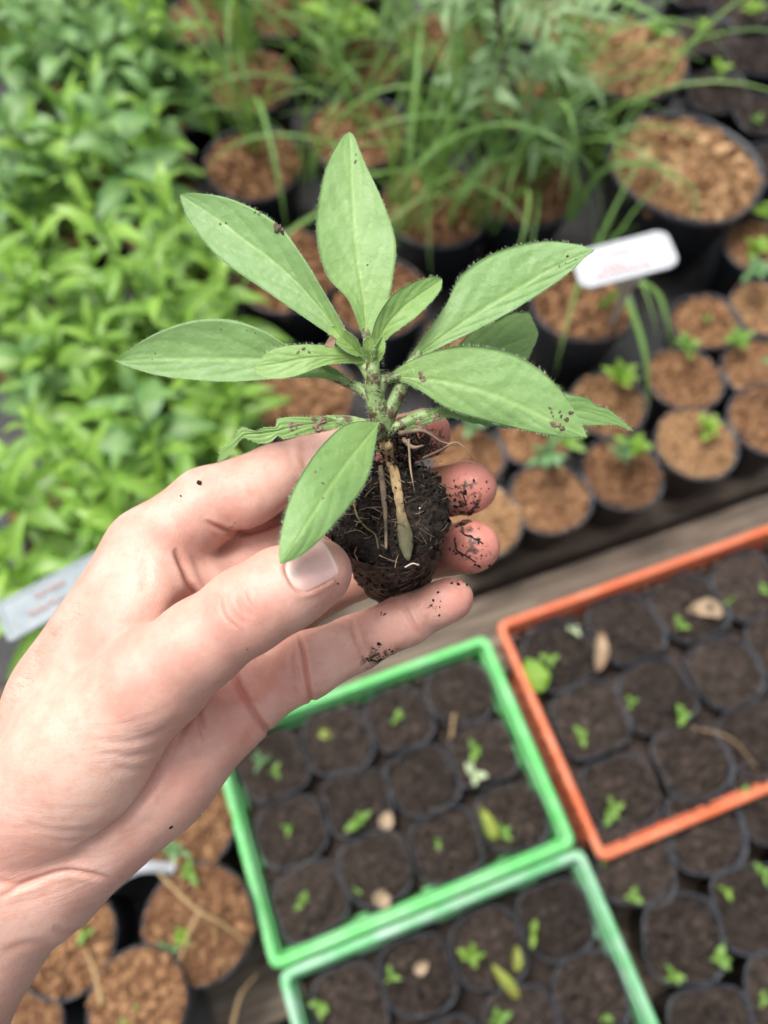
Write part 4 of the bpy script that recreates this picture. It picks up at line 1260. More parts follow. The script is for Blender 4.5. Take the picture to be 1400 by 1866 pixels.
k = NT('skin')
v = k.coords(False)
a = k.attr('skin')
base = k.mix(k.remap(k.noise(v, 75, 4, .62), 0.36, 0.64), (0.615, 0.335, 0.262), (0.705, 0.440, 0.358))
base = k.mix(k.math('MULTIPLY', a[1], 0.7), base, (0.680, 0.470, 0.375))
base = k.mix(k.math('MULTIPLY', a[0], 0.80, True), base, (0.600, 0.205, 0.160))
base = k.mix(k.math('MULTIPLY', k.remap(k.noise(v, 260, 4, .7), 0.46, 0.68), 0.42), base, (0.60, 0.27, 0.20))
base = k.mix(k.math('MULTIPLY', k.remap(k.noise(v, 900, 2, .6), 0.5, 0.8), 0.10), base, (0.52, 0.30, 0.20))
dn = k.noise(v, 420, 5, 0.62, 0.6)
dirt = k.math('MULTIPLY', k.remap(k.math('ADD', dn, k.math('MULTIPLY', a[2], 0.30)), 0.70, 0.79), a[2], True)
dirt = k.math('MULTIPLY', dirt, 1.25, True)
lna = k.n('Attribute', attribute_name='skin').outputs['Alpha']
base = k.mix(k.math('MULTIPLY', lna, 0.55), base, (0.300, 0.110, 0.068))
smear = k.math('MULTIPLY', k.remap(k.noise(v, 170, 4, .65, .8), 0.42, 0.66), a[2], True)
base = k.mix(k.math('MULTIPLY', smear, 0.62), base, (0.180, 0.098, 0.066))
base = k.mix(dirt, base, (0.060, 0.036, 0.024))
k.inp(Base_Color=base, Subsurface_Weight=0.32, Subsurface_Scale=0.0016, Specular_IOR_Level=0.42)
k.b.inputs['Subsurface Radius'].default_value = (1.0, 0.36, 0.2)
k.inp(Roughness=k.remap(k.noise(v, 150, 4), 0.3, 0.7, 0.34, 0.50))
cells = k.voro(v, 1350, 'DISTANCE_TO_EDGE')
b1 = k.bump(k.remap(cells, 0.0, 0.22), 0.32, 0.00014)
st = k.n('Mapping'); k.set(st.inputs['Vector'], v); st.inputs['Rotation'].default_value = (0, 0, R(40)); st.inputs['Scale'].default_value = (260, 1100, 500)
b2 = k.bump(k.noise(st.outputs[0], 1.0, 4, .6), 0.25, 0.00018, b1)
fa = k.attr('fold')
cb = k.n('CombineXYZ'); k.set(cb.inputs[0], k.math('MULTIPLY', fa[1], 0.42)); k.set(cb.inputs[1], k.math('MULTIPLY', fa[2], 0.05))
fh = k.math('MULTIPLY', k.remap(k.noise(cb.outputs[0], 1.0, 2, .5), 0.3, 0.62), fa[0])
b3 = k.bump(fh, 0.9, 0.0007, b2)
k.inp(Normal=b3)
SKIN = k.m

me = bpy.data.meshes.new('person')
me.from_pydata([], [], [])
me.vertices.add(len(HV2)); me.vertices.foreach_set('co', (HV2 / 1000.0).astype(np.float32).ravel())
me.loops.add(HQ.size); me.loops.foreach_set('vertex_index', HQ.astype(np.int32).ravel())
me.polygons.add(len(HQ)); me.polygons.foreach_set('loop_start', np.arange(0, HQ.size, 4, dtype=np.int32))
me.validate(); me.update(calc_edges=True)
set_attr(me, 'fold', fold.astype(np.float32))
set_attr(me, 'skin', np.stack([red, pale, soil, line], axis=1).astype(np.float32))
person = link_mesh('person', me, SKIN)
person.matrix_world = HAND_M
tag(person, 'bare left hand and wrist, soil on fingertips, holding the seedling', 'person')

# thumb nail: a thin curved plate laid on the skin
k = NT('nail')
v = k.coords(False)
a = k.attr('nail')
c = k.mix(k.remap(k.noise(v, 120, 3), .3, .7), (0.74, 0.45, 0.40), (0.80, 0.54, 0.48))
c = k.mix(a[0], c, (0.78, 0.66, 0.56))
c = k.mix(k.math('MULTIPLY', a[1], 0.7), c, (0.62, 0.32, 0.26))
k.inp(Base_Color=c, Roughness=0.34, Specular_IOR_Level=0.5, Subsurface_Weight=0.2, Subsurface_Scale=0.001)
stn = k.n('Mapping'); k.set(stn.inputs['Vector'], v); stn.inputs['Rotation'].default_value = (0, 0, R(-27)); stn.inputs['Scale'].default_value = (60, 1500, 1)
k.inp(Normal=k.bump(k.noise(stn.outputs[0], 1, 2), .12, .0001))
NU, NV = 26, 22
V, A = [], []
for i in range(NU):
    u = -1 + 2 * i / (NU - 1)
    for j in range(NV):
        w = -1 + 2 * j / (NV - 1)
        ws = (1 - max(0, -u) ** 4 * .28) * (1 - max(0, u) ** 5 * .12)
        us = u - (0.10 * (w * w)) * (1 if u > 0 else -1) * abs(u)
        P_ = np.array(NAIL['c']) + na * us * NAIL['half_l'] + nb * w * ws * NAIL['half_w']
        p, n = skin_point(*P_)
        if p is None: p, n = hp(P_[0], P_[1], 20), np.array([0, 0, 1.0])
        V.append(p); A.append((u, w, n))
V = np.array(V)
# smooth the sampled sheet a little, then lift it to a gentle dome
Z = V[:, 2].reshape(NU, NV)
for it in range(6):
    Zp = np.pad(Z, 1, mode='edge'); Z = (Zp[:-2, 1:-1] + Zp[2:, 1:-1] + Zp[1:-1, :-2] + Zp[1:-1, 2:] + 2 * Z) / 6
V[:, 2] = Z.ravel()
U = np.array([q_[0] for q_ in A]); W = np.array([q_[1] for q_ in A])
V[:, 2] += 0.35 - 0.5 * np.abs(W) ** 3 - 0.5 * np.clip(-U, 0, 1) ** 4 + 0.25 * np.clip(U, 0, 1) ** 2
top = V.copy(); bot = V.copy(); bot[:, 2] -= 0.5
F = []
for i in range(NU - 1):
    for j in range(NV - 1):
        a0 = i * NV + j
        F.append((a0, a0 + NV, a0 + NV + 1, a0 + 1))
n0 = NU * NV
rim = [j for j in range(NV)] + [i * NV + NV - 1 for i in range(1, NU)] + [(NU - 1) * NV + j for j in range(NV - 2, -1, -1)] + [i * NV for i in range(NU - 2, 0, -1)]
for i in range(len(rim)):
    a0, b0 = rim[i], rim[(i + 1) % len(rim)]
    F.append((a0, b0, b0 + n0, a0 + n0))
nail = obj('thumb_nail', np.vstack([top, bot]) / 1000.0, F, k.m, person)
na_c = np.stack([np.clip(np.clip((U - .86) / .1, 0, 1) * .8 + .55 * np.clip((-.62 - U + .25 * (1 - W * W) - .12) / .12, 0, 1) * (np.abs(W) < .8), 0, 1), np.clip((np.abs(W) - .8) / .2, 0, 1) * .6 + np.clip((-U - .85) / .15, 0, 1) * .5, 0 * U], axis=1)
set_attr(nail.data, 'nail', np.vstack([na_c, na_c]).astype(np.float32))
rgh = np.random.default_rng(44)
bgh = Bag()
for q_ in range(70):                        # sparse fine hairs along the wrist's upper edge
    t_ = rgh.random(); px_, py_ = 12 + 120 * t_ + rgh.random() * 26, 1262 - 170 * t_ + rgh.random() * 26
    p, n = skin_point(px_, py_)
    if p is None: continue
    d = n * .5 + np.array([-.5, .35, .2]) + .35 * rgh.normal(size=3); d /= np.linalg.norm(d)
    V, F = tube([p / 1000, (p + d * 1.6) / 1000, (p + d * 2.6 + np.array([-.8, -.5, 0])) / 1000], (.00003, .00002, .000008), 3)
    bgh.add(V, F)
k2 = NT('arm_hair'); k2.inp(Base_Color=(.30, .20, .13, 1), Roughness=.5)
o = bgh.obj('arm_hair', k2.m, person); o['kind'] = 'stuff'
nail['label'] = 'short pinkish thumb nail'
# ------------------------------------------------------------------ the seedling in the hand
def hpa(PX, Z):
    kk = (HAND_D - Z) / FPX
    return np.stack([(PX[..., 0] - 700) * kk, (933 - PX[..., 1]) * kk, Z], axis=-1)

k = NT('seedling_leaf')
v = k.coords()
a = k.attr('leaf')
c = k.mix(k.remap(k.noise(v, 70, 4, .6), .3, .7), (0.205, 0.360, 0.105), (0.272, 0.440, 0.160))
c = k.mix(k.math('MULTIPLY', k.rnd(), 0.5), c, (0.135, 0.290, 0.085))
c = k.mix(a[1], c, (0.250, 0.410, 0.080))                                   # younger, yellower towards the base
c = k.mix(k.math('MULTIPLY', a[0], 0.55), c, (0.36, 0.53, 0.18))            # veins
c = k.mix(k.math('MULTIPLY', k.remap(k.voro(v, 1500), 0.0, 0.22, 1.0, 0.0), 0.35), c, (0.40, 0.52, 0.33))   # bases of fine hairs
sp = k.math('MULTIPLY', k.remap(k.noise(v, 330, 4, .75), 0.66, 0.74), k.remap(k.noise(v, 70, 2), .48, .62))
c = k.mix(k.math('MULTIPLY', sp, 0.75), c, (0.16, 0.10, 0.05))              # specks of soil
c = k.mix(k.math('MULTIPLY', a[2], k.remap(k.noise(v, 500, 4, .7), .38, .6)), c, (0.055, 0.038, 0.022))
k.inp(Base_Color=c, Roughness=k.remap(k.noise(v, 200, 3), .3, .7, .42, .58), Specular_IOR_Level=0.45, Sheen_Weight=0.5, Sheen_Roughness=0.4)
b1 = k.bump(k.noise(v, 800, 3, .65), 0.4, 0.0004)
b1 = k.bump(k.voro(v, 330), 0.28, 0.0007, b1)
k.inp(Normal=b1)
tr = k.n('BsdfTranslucent'); k.set(tr.inputs['Color'], k.mix(.5, c, (0.25, 0.45, 0.08)))
mx = k.n('MixShader'); mx.inputs[0].default_value = 0.22
k.t.links.new(k.b.outputs[0], mx.inputs[1]); k.t.links.new(tr.outputs[0], mx.inputs[2])
k.t.links.new(mx.outputs[0], k.t.nodes['Material Output'].inputs['Surface'])
M_SLEAF = k.m

k = NT('plant_hair'); k.inp(Base_Color=(0.50, 0.60, 0.42, 1), Roughness=0.5, Specular_IOR_Level=0.4)
M_HAIR = k.m
k = NT('seedling_stem')
v = k.coords(False)
c = k.mix(k.remap(k.noise(v, 220, 4), .35, .65), (0.15, 0.25, 0.075), (0.27, 0.38, 0.15))
c = k.mix(k.remap(k.noise(v, 330, 4, .7), .47, .58), c, (0.075, 0.045, 0.024))
k.inp(Base_Color=c, Roughness=0.55, Normal=k.bump(k.noise(v, 900, 3), .4, .0004))
M_STEM = k.m
k = NT('dry_stem')
v = k.coords(False)
stx = k.n('Mapping'); k.set(stx.inputs['Vector'], v); stx.inputs['Scale'].default_value = (900, 120, 900)
c = k.mix(k.remap(k.noise(stx.outputs[0], 1, 4), .3, .7), (0.22, 0.13, 0.055), (0.52, 0.37, 0.18))
sepo = k.n('SeparateXYZ'); k.set(sepo.inputs[0], v)
c = k.mix(k.remap(k.math('ADD', sepo.outputs[1], k.math('MULTIPLY', k.noise(v, 300, 3), .006)), .012, -.002), c, (0.060, 0.055, 0.020))
k.inp(Base_Color=c, Roughness=0.7, Normal=k.bump(k.noise(stx.outputs[0], 1, 3), .6, .0005))
M_DRY = k.m
k = NT('potting_soil_wet')
v = k.coords(False)
c = k.ramp(k.noise(v, 350, 6, .7), [(0.30, (0.006, 0.005, 0.004)), (0.55, (0.022, 0.016, 0.012)), (0.75, (0.06, 0.042, 0.028))])
k.inp(Base_Color=c, Roughness=k.remap(k.noise(v, 500, 2), .3, .7, .6, .95), Specular_IOR_Level=0.22, Normal=k.bump(k.noise(v, 1100, 4, .7), .9, .0008))
M_PLUG = k.m
k = NT('plug_side')
v = k.coords(False)
c = k.ramp(k.noise(v, 260, 6, .7), [(0.30, (0.008, 0.006, 0.005)), (0.52, (0.032, 0.023, 0.016)), (0.72, (0.10, 0.070, 0.045))])
k.inp(Base_Color=c, Roughness=0.42, Specular_IOR_Level=0.5, Normal=k.bump(k.noise(v, 700, 5, .7), .6, .0006))
M_PLUGSIDE = k.m
k = NT('root_fibre'); v = k.coords(False)
k.inp(Base_Color=k.mix(k.remap(k.noise(v, 120, 3), .35, .65), (0.05, 0.032, 0.02), (0.26, 0.19, 0.12)), Roughness=0.7)
M_ROOT = k.m

seedling = thing('seedling', 'young plant with pale green hairy leaves and dark root plug in the hand', 'seedling')
seedling.matrix_world = HAND_M

def hairs_on(S, N, n_edge, n_face, length, rg, name='leaf_hairs', parent=None, edges=True):
    """fine hairs along the margin and over the face of a leaf sheet S (nu,nv,3)"""
    nu, nv = S.shape[:2]
    base, dirs = [], []
    for q_ in range(n_edge):
        side = rg.integers(2)
        t = 2 + rg.random() * (nu - 4); i = int(t); f = t - i
        j, j2 = (0, 1) if side else (nv - 1, nv - 2)
        p = S[i, j] * (1 - f) + S[i + 1, j] * f
        out = p - (S[i, j2] * (1 - f) + S[i + 1, j2] * f)
        out = out / (np.linalg.norm(out) + 1e-9)
        base.append(p); dirs.append(out + 0.5 * N[i, j] + 0.35 * rg.normal(size=3))
    for q_ in range(n_face):
        i, j = rg.integers(1, nu - 1), rg.integers(1, nv - 1)
        f, g = rg.random(2) - .5
        p = S[i, j] + f * (S[i + 1, j] - S[i - 1, j]) * .5 + g * (S[i, j + 1] - S[i, j - 1]) * .5 + N[i, j] * 0.02
        base.append(p); dirs.append(N[i, j] + 0.55 * rg.normal(size=3))
    bg = Bag()
    for p, d in zip(base, dirs):
        d = d / (np.linalg.norm(d) + 1e-9)
        u = np.cross(d, [0.3, 0.5, 0.8]); u /= np.linalg.norm(u) + 1e-9
        w = np.cross(d, u)
        L = length * (0.6 + 0.7 * rg.random()); r_ = 0.04
        V = [p + r_ * (math.cos(t_) * u + math.sin(t_) * w) for t_ in (0, 2.09, 4.19)] + [p + d * L]
        bg.add(np.array(V) / 1000.0, [(0, 1, 3), (1, 2, 3), (2, 0, 3)])
    o = bg.obj(name, M_HAIR, parent)
    o['kind'] = 'stuff'
    return o

def hero_leaf(left, mid, right, z, edge=(0, 0), young=0.0, dirty=0.0, seed=1, hair=(260, 160), torn=0.0, label=None, nveins=5, cup=0.0):
    """a leaf from its two margins and midrib (pixels, base to tip) and heights along the midrib (mm); edge = height of each margin against it"""
    NU_, NV_ = 64, 25
    Lp, Mp, Rp = (catmull(q_, NU_) for q_ in (left, mid, right))
    zz = np.interp(np.linspace(0, 1, NU_), np.linspace(0, 1, len(z)), z)
    zz = np.convolve(np.pad(zz, 6, mode='edge'), np.hanning(13) / np.hanning(13).sum(), 'valid')
    rg = np.random.default_rng(seed)
    u = np.linspace(0, 1, NU_)[:, None]; vv = np.linspace(-1, 1, NV_)[None, :]
    av = np.abs(vv)
    PX = np.where(vv[..., None] < 0, Mp[:, None] + (Lp - Mp)[:, None] * av[..., None], Mp[:, None] + (Rp - Mp)[:, None] * av[..., None])
    env = np.sin(np.pi * np.clip(u, 0.02, 1)) ** 0.6
    e = np.where(vv < 0, edge[0], edge[1])
    Z = zz[:, None] + e * env * av ** 1.5 + cup * env * (av ** 2)
    # side veins leave the midrib forwards and run along the margin; the blade swells between them
    s = u - 0.30 * av - 0.10 * av ** 2
    ph = (s * nveins + 0.3 * rg.random()) + np.where(vv < 0, .25, -.1)
    dv = np.abs(ph - np.round(ph)) / nveins
    side = np.exp(-(dv / 0.011) ** 2) * np.clip((1 - av) * 3, 0, 1) * np.clip(av * 8, 0, 1) * (s > -.05)
    midv = np.exp(-(vv * (1.2 - u * .5) / 0.042) ** 2) * np.clip((1.02 - u) * 4, 0, 1)
    Z = Z + env * (0.24 * (0.5 - np.clip(1 - dv * nveins * 2, 0, 1) ** 2) * np.clip(av * 3, 0, 1) * (1 - av ** 4)) - 0.28 * midv * env
    S0 = hpa(PX, Z)
    wob = fbm(S0.reshape(-1, 3), 0.09, 2, seed * 11).reshape(NU_, NV_)
    Z = Z + 0.9 * wob * env * (0.3 + av)
    if torn > 0:                                         # ragged, bitten margin
        jl, jr = (1 - torn * np.clip(1.6 * fbm(np.stack([np.linspace(0, 17, NU_), np.full(NU_, seed * 1.7 + 9 * s_), np.zeros(NU_)], axis=1), 1.0, 3, seed + s_) + .1, 0, 1) for s_ in (0, 1))
        jag = np.where(vv < 0, jl[:, None], jr[:, None])
        PX = Mp[:, None] + (PX - Mp[:, None]) * jag[..., None]
    S = hpa(PX, Z)
    du = np.gradient(S, axis=0); dv_ = np.gradient(S, axis=1)
    N = np.cross(du, dv_); N /= np.linalg.norm(N, axis=2)[..., None] + 1e-9
    if N[..., 2].mean() < 0: N = -N
    th = 0.38
    B = S - N * th * (1 - 0.6 * av ** 3)[..., None]
    V = np.vstack([S.reshape(-1, 3), B.reshape(-1, 3)]) / 1000.0
    n0 = NU_ * NV_
    F = []
    for i in range(NU_ - 1):
        for j in range(NV_ - 1):
            a0 = i * NV_ + j
            F.append((a0, a0 + NV_, a0 + NV_ + 1, a0 + 1))
            F.append((n0 + a0, n0 + a0 + 1, n0 + a0 + NV_ + 1, n0 + a0 + NV_))
        for j in (0, NV_ - 1):
            a0 = i * NV_ + j
            F.append((a0, a0 + NV_, a0 + NV_ + n0, a0 + n0))
    for i in (0, NU_ - 1):
        for j in range(NV_ - 1):
            a0 = i * NV_ + j
            F.append((a0, a0 + 1, a0 + 1 + n0, a0 + n0))
    o = obj('leaf', V, F, M_SLEAF, seedling)
    yo = np.clip(young + 0.55 * np.clip(1 - u * 2.3, 0, 1) * (1 - .5 * av) + 0.10 * np.exp(-(vv / .25) ** 2), 0, 1) + 0 * vv
    dm = np.clip(dirty * np.clip(1.2 - 2.2 * u, 0, 1) + 0 * vv, 0, 1)
    A = np.stack([np.clip(midv + 0.55 * side, 0, 1), yo, dm], axis=2).reshape(-1, 3)
    set_attr(o.data, 'leaf', np.vstack([A, A]).astype(np.float32))
    if label: o['label'] = label
    hairs_on(S, N, int(hair[0] * 1.1), hair[1], 0.85, rg, parent=o)
    return S, N

LEAVES = {}
# top leaf
LEAVES['top'] = hero_leaf([(668, 632), (655, 595), (634, 545), (598, 505), (580, 450), (577, 390), (594, 305), (622, 252), (637, 240)],
          [(668, 632), (664, 560), (652, 470), (645, 380), (641, 300), (637, 240)],
          [(668, 632), (682, 600), (705, 560), (717, 500), (721, 440), (700, 372), (664, 295), (646, 250), (637, 240)], (2, 1, -1, -4, -8), (1.5, 2.0), .08, 0, 3)
# upper left
LEAVES['upper_left'] = hero_leaf([(655, 655), (612, 618), (560, 582), (480, 527), (400, 470), (348, 408), (332, 372), (328, 354)],
          [(655, 655), (612, 600), (560, 535), (500, 478), (455, 445), (390, 395), (328, 354)],
          [(655, 655), (625, 592), (592, 535), (553, 470), (502, 405), (425, 364), (360, 352), (328, 354)], (3, 1, -2, -5, -8), (1.6, 2.2), .0, .25, 5)
# left
LEAVES['left'] = hero_leaf([(668, 716), (620, 694), (560, 688), (480, 692), (400, 695), (300, 686), (240, 670), (210, 658)],
          [(668, 716), (610, 678), (540, 662), (470, 655), (380, 655), (290, 655), (210, 658)],
          [(668, 716), (610, 672), (530, 634), (480, 603), (420, 583), (350, 585), (275, 612), (210, 658)], (1, 2, 1, 0, -2), (.5, 2.5), .0, .15, 7)
# small ones at the heart
LEAVES['small_left'] = hero_leaf([(668, 662), (600, 664), (535, 686), (490, 690), (466, 680), (464, 668)],
          [(668, 662), (620, 650), (560, 652), (510, 662), (464, 668)],
          [(668, 662), (640, 636), (600, 630), (545, 628), (495, 638), (464, 668)], (5, 8, 9, 9, 8), (1.0, -.5), .45, .2, 9, (160, 90))
LEAVES['tiny'] = hero_leaf([(662, 650), (640, 645), (615, 628), (600, 608), (602, 594)], [(662, 650), (640, 630), (620, 612), (602, 594)],
          [(662, 650), (655, 625), (635, 605), (615, 595), (602, 594)], (6, 8, 9, 8), (1, 1), .6, 0, 10, (90, 40))
LEAVES['small_right'] = hero_leaf([(684, 640), (678, 610), (692, 570), (722, 532), (765, 510), (795, 504), (806, 509)],
          [(684, 640), (700, 600), (735, 560), (775, 530), (806, 509)],
          [(684, 640), (712, 612), (760, 576), (795, 540), (805, 520), (806, 509)], (5, 7, 8, 6, 4), (1.4, 1.4), .38, 0, 12, (150, 90))
LEAVES['bud_a'] = hero_leaf([(676, 665), (662, 645), (664, 622), (672, 612)], [(676, 665), (672, 640), (672, 612)], [(676, 665), (682, 645), (680, 622), (672, 612)], (7, 10, 11), (1, 1), .7, 0, 13, (60, 20))
LEAVES['bud_b'] = hero_leaf([(684, 668), (678, 648), (686, 628), (697, 612)], [(684, 668), (688, 640), (697, 612)], [(684, 668), (698, 650), (702, 628), (697, 612)], (6, 9, 9), (1, 1), .6, 0, 14, (60, 20))
# right, upper
LEAVES['right_upper'] = hero_leaf([(735, 668), (770, 615), (812, 556), (842, 500), (905, 459), (985, 440), (1045, 444), (1084, 455)],
          [(735, 668), (800, 618), (870, 572), (940, 530), (1010, 488), (1084, 455)],
          [(735, 668), (805, 632), (880, 596), (958, 552), (1030, 503), (1065, 470), (1084, 455)], (1, 3, 4, 5, 8), (-1.5, .8), .05, .1, 15)
# behind it, older and half hidden
LEAVES['behind'] = hero_leaf([(745, 690), (820, 640), (880, 590), (930, 570), (962, 562), (975, 590), (982, 608)],
          [(745, 690), (830, 665), (900, 640), (950, 620), (982, 608)],
          [(745, 690), (830, 690), (900, 680), (940, 668), (966, 650), (982, 608)], (-6, -9, -12, -14), (0, 0), .15, .4, 16, (120, 60), .12, 'older olive green leaf with a nibbled edge')
# right, lower
LEAVES['right_lower'] = hero_leaf([(706, 686), (735, 664), (790, 640), (850, 630), (920, 640), (980, 670), (1030, 720), (1058, 768), (1070, 797)],
          [(706, 686), (760, 690), (830, 700), (910, 725), (990, 760), (1070, 797)],
          [(706, 686), (755, 706), (820, 746), (900, 771), (980, 789), (1035, 798), (1070, 797)], (4, 8, 11, 12, 13), (.5, -1.0), .04, .2, 17)
# its neighbour below, bitten at the tip
LEAVES['right_low'] = hero_leaf([(700, 792), (745, 760), (800, 742), (900, 725), (1000, 716), (1060, 722), (1105, 742), (1156, 786)],
          [(700, 792), (750, 772), (810, 752), (900, 752), (1000, 752), (1075, 752), (1156, 786)],
          [(700, 792), (755, 784), (815, 762), (890, 778), (990, 782), (1075, 776), (1120, 776), (1156, 786)], (2, 3, 3, 1, -2), (0, 0), .12, .5, 18, (240, 140), .3, 'petioled leaf with bitten grey green tip')
# front, hanging over the thumb
LEAVES['front'] = hero_leaf([(690, 772), (660, 767), (620, 780), (572, 830), (532, 900), (513, 968), (508, 1010), (510, 1028)],
          [(690, 772), (650, 822), (612, 872), (572, 935), (536, 990), (510, 1028)],
          [(690, 772), (684, 810), (672, 868), (638, 922), (582, 985), (540, 1018), (510, 1028)], (9, 20, 29, 35, 37), (-1.2, -1.2), .06, 0, 19)
# left, withered and torn
LEAVES['torn'] = hero_leaf([(690, 782), (620, 780), (540, 795), (480, 808), (452, 800), (440, 800), (415, 832), (396, 842)],
          [(690, 782), (620, 768), (550, 775), (490, 788), (447, 793), (425, 812), (396, 842)],
          [(690, 782), (640, 762), (580, 760), (512, 762), (470, 784), (440, 780), (412, 800), (396, 842)], (3, 6, 9, 11, 12, 10), (0, 0), .3, .65, 20, (240, 90), .7, 'torn narrow leaf with a broken tip')

# stem: short, hairy, forking into the petioles
def hpath(*pts, n=16): return catmull([hp(*q_) for q_ in pts], n)
def htube(name, pts, radii, mat, parent, n=24, sides=12, bump=0.0, flat=1.0, seed=0):
    V, F = tube(hpath(*pts, n=n), radii, sides)
    V = np.array(V)
    if bump: V = V + fbm(V, 0.6, 2, seed)[:, None] * bump * (V - np.repeat(hpath(*pts, n=n), sides, axis=0)) 
    return obj(name, V / 1000.0, F, mat, parent)
stem = htube('stem', [(700, 812, -2), (694, 770, 2), (684, 725, 4), (680, 680, 6), (680, 650, 6)], (3.4, 3.0, 2.6, 2.2, 1.4), M_STEM, seedling, bump=.25)
for nm, pts, rad in (('petiole', [(700, 770, 2), (722, 726, 2), (742, 680, 2), (765, 640, 2)], (2.4, 2.1, 1.7, .8)),
                     ('petiole', [(690, 745, 3), (664, 714, 1), (620, 692, -.5), (560, 678, -1.5)], (2.0, 1.6, 1.2, .5)),
                     ('petiole', [(684, 722, 5), (700, 694, 4), (735, 686, 4), (775, 692, 5)], (1.9, 1.6, 1.2, .4)),
                     ('petiole', [(700, 790, 1), (745, 768, 1), (800, 752, 1), (860, 748, -1)], (2.2, 1.9, 1.5, .6)),
                     ('petiole', [(696, 790, 4), (640, 770, 5), (590, 768, 6), (520, 778, 9)], (2.2, 2.0, 1.5, .7)),
                     ('petiole', [(696, 792, 2), (692, 778, 6), (678, 788, 10)], (1.7, 1.4, .6)),
                     ('petiole', [(680, 670, 6), (674, 640, 4), (666, 600, 2)], (1.8, 1.5, .8)),
                     ('petiole', [(680, 690, 5), (655, 655, 3), (625, 620, 1)], (1.8, 1.5, .7))):
    htube(nm, pts, rad, M_STEM, seedling, bump=.2, seed=3)
# hairs on stem and petioles
rg = np.random.default_rng(3)
bg = Bag()
for pts, rad, n_ in (([(700, 812, -2), (694, 770, 2), (684, 725, 4), (680, 650, 6)], 2.9, 420), ([(700, 770, 2), (722, 726, 2), (765, 640, 2)], 2.0, 160),
                     ([(690, 745, 4), (664, 712, 4), (560, 676, 2)], 1.9, 160), ([(700, 790, 2), (745, 765, 3), (860, 745, 2)], 2.1, 220), ([(684, 720, 6), (702, 690, 7), (790, 692, 10)], 1.6, 120)):
    C = hpath(*pts, n=40)
    for q_ in range(n_):
        i = rg.integers(1, 39); T = C[i] - C[i - 1]; T /= np.linalg.norm(T)
        d = rg.normal(size=3); d -= T * (d @ T); d /= np.linalg.norm(d)
        p = C[i] + (rg.random() - .5) * (C[i] - C[i - 1]) * 2 + d * rad * .85
        d = d + .3 * rg.normal(size=3)
        uu = np.cross(d, T); uu /= np.linalg.norm(uu) + 1e-9
        bg.add(np.array([p + .05 * uu, p - .05 * uu, p + .05 * T, p + d * (0.7 + .6 * rg.random())]) / 1000, [(0, 1, 3), (1, 2, 3), (2, 0, 3)])
o = bg.obj('stem_hairs', M_HAIR, stem); o['kind'] = 'stuff'

# root plug: a moulded cone of potting soil, its rough top towards the lens
TC, BC = hp(706, 925, 3), hp(724, 1064, -33)
ax_ = TC - BC; HL = np.linalg.norm(ax_); ax_ /= HL
FR = axes_along(ax_, (1, 0, 0))           # columns: axis, side, up
e1, e2 = FR[:, 2], FR[:, 1]
NA, NH = 110, 46
V, F = [], []
for i in range(NH):
    t = i / (NH - 1)
    r_ = 8.2 + (16.8 - 8.2) * t ** 0.8
    if t < .08: r_ *= 0.86 + 0.14 * (t / .08) ** .5
    for j in range(NA):
        a_ = 2 * math.pi * j / NA
        V.append(BC + ax_ * HL * t + r_ * (math.cos(a_) * e1 + math.sin(a_) * e2))
V = np.array(V)
rad = V - (BC + np.outer((V - BC) @ ax_, ax_))
rad /= np.linalg.norm(rad, axis=1)[:, None] + 1e-9
tt = np.repeat(np.linspace(0, 1, NH), NA)
V = V + rad * (fbm(V, 0.16, 3, 2) * 2.0 + np.abs(vnoise(V, 0.9, 4)) * .8 + .7 * fbm(V, .5, 2, 14) + fbm(V, .7, 2, 8) * 1.6 * tt ** 3)[:, None]
for i in range(NH - 1):
    for j in range(NA):
        j2 = (j + 1) % NA
        F.append((i * NA + j, i * NA + j2, (i + 1) * NA + j2, (i + 1) * NA + j))
F.append(tuple(range(NA))[::-1])
plug = obj('root_plug', V / 1000.0, F, M_PLUGSIDE, seedling)
plug['label'] = 'moulded cone of dark moist potting soil'
# rough top
NR, NA = 46, 120
V, F = [], []
for i in range(NR):
    t = i / (NR - 1)
    for j in range(NA):
        a_ = 2 * math.pi * j / NA
        V.append(TC + 17.0 * t * (math.cos(a_) * e1 + math.sin(a_) * e2))
V = np.array(V)
tt = np.repeat(np.linspace(0, 1, NR), NA)
hgt = 1.6 * fbm(V, 0.2, 2, 31) + 1.5 * np.abs(vnoise(V, 0.55, 32)) + 0.9 * np.abs(vnoise(V, 1.2, 33)) + .5 * vnoise(V, 2.2, 35) + 1.5 - 3.8 * np.clip((tt - .72) / .28, 0, 1) ** 2
V = V + np.outer(hgt, ax_) + 0.5 * np.stack([vnoise(V, 1.1, 41 + q_) for q_ in range(3)], axis=1)
for i in range(NR - 1):
    for j in range(NA):
        j2 = (j + 1) % NA
        F.append((i * NA + j, (i + 1) * NA + j, (i + 1) * NA + j2, i * NA + j2))
topsoil = obj('plug_top', V / 1000.0, F, M_PLUG, plug, smooth=True)
rg = np.random.default_rng(12)
bg = Bag()
for q_ in range(1500):                      # crumbs
    r_ = 17.0 * math.sqrt(rg.random()); a_ = rg.random() * 6.283
    h_ = 1.9 + 1.0 * rg.normal() - 2.6 * max(0, (r_ / 17 - .75) / .25) ** 2
    p = TC + r_ * (math.cos(a_) * e1 + math.sin(a_) * e2) + ax_ * h_
    V, F = lump(p, 0.22 + 0.65 * rg.random() ** 3, rg)
    bg.add(V / 1000, F)
for q_ in range(420):                      # crumbs round the stem foot
    p = hp(718 + rg.normal() * 17, 794 + rg.normal() * 9, 1 + rg.normal() * 1.8)
    V, F = lump(p, 0.15 + 0.45 * rg.random() ** 2, rg); bg.add(V / 1000, F)
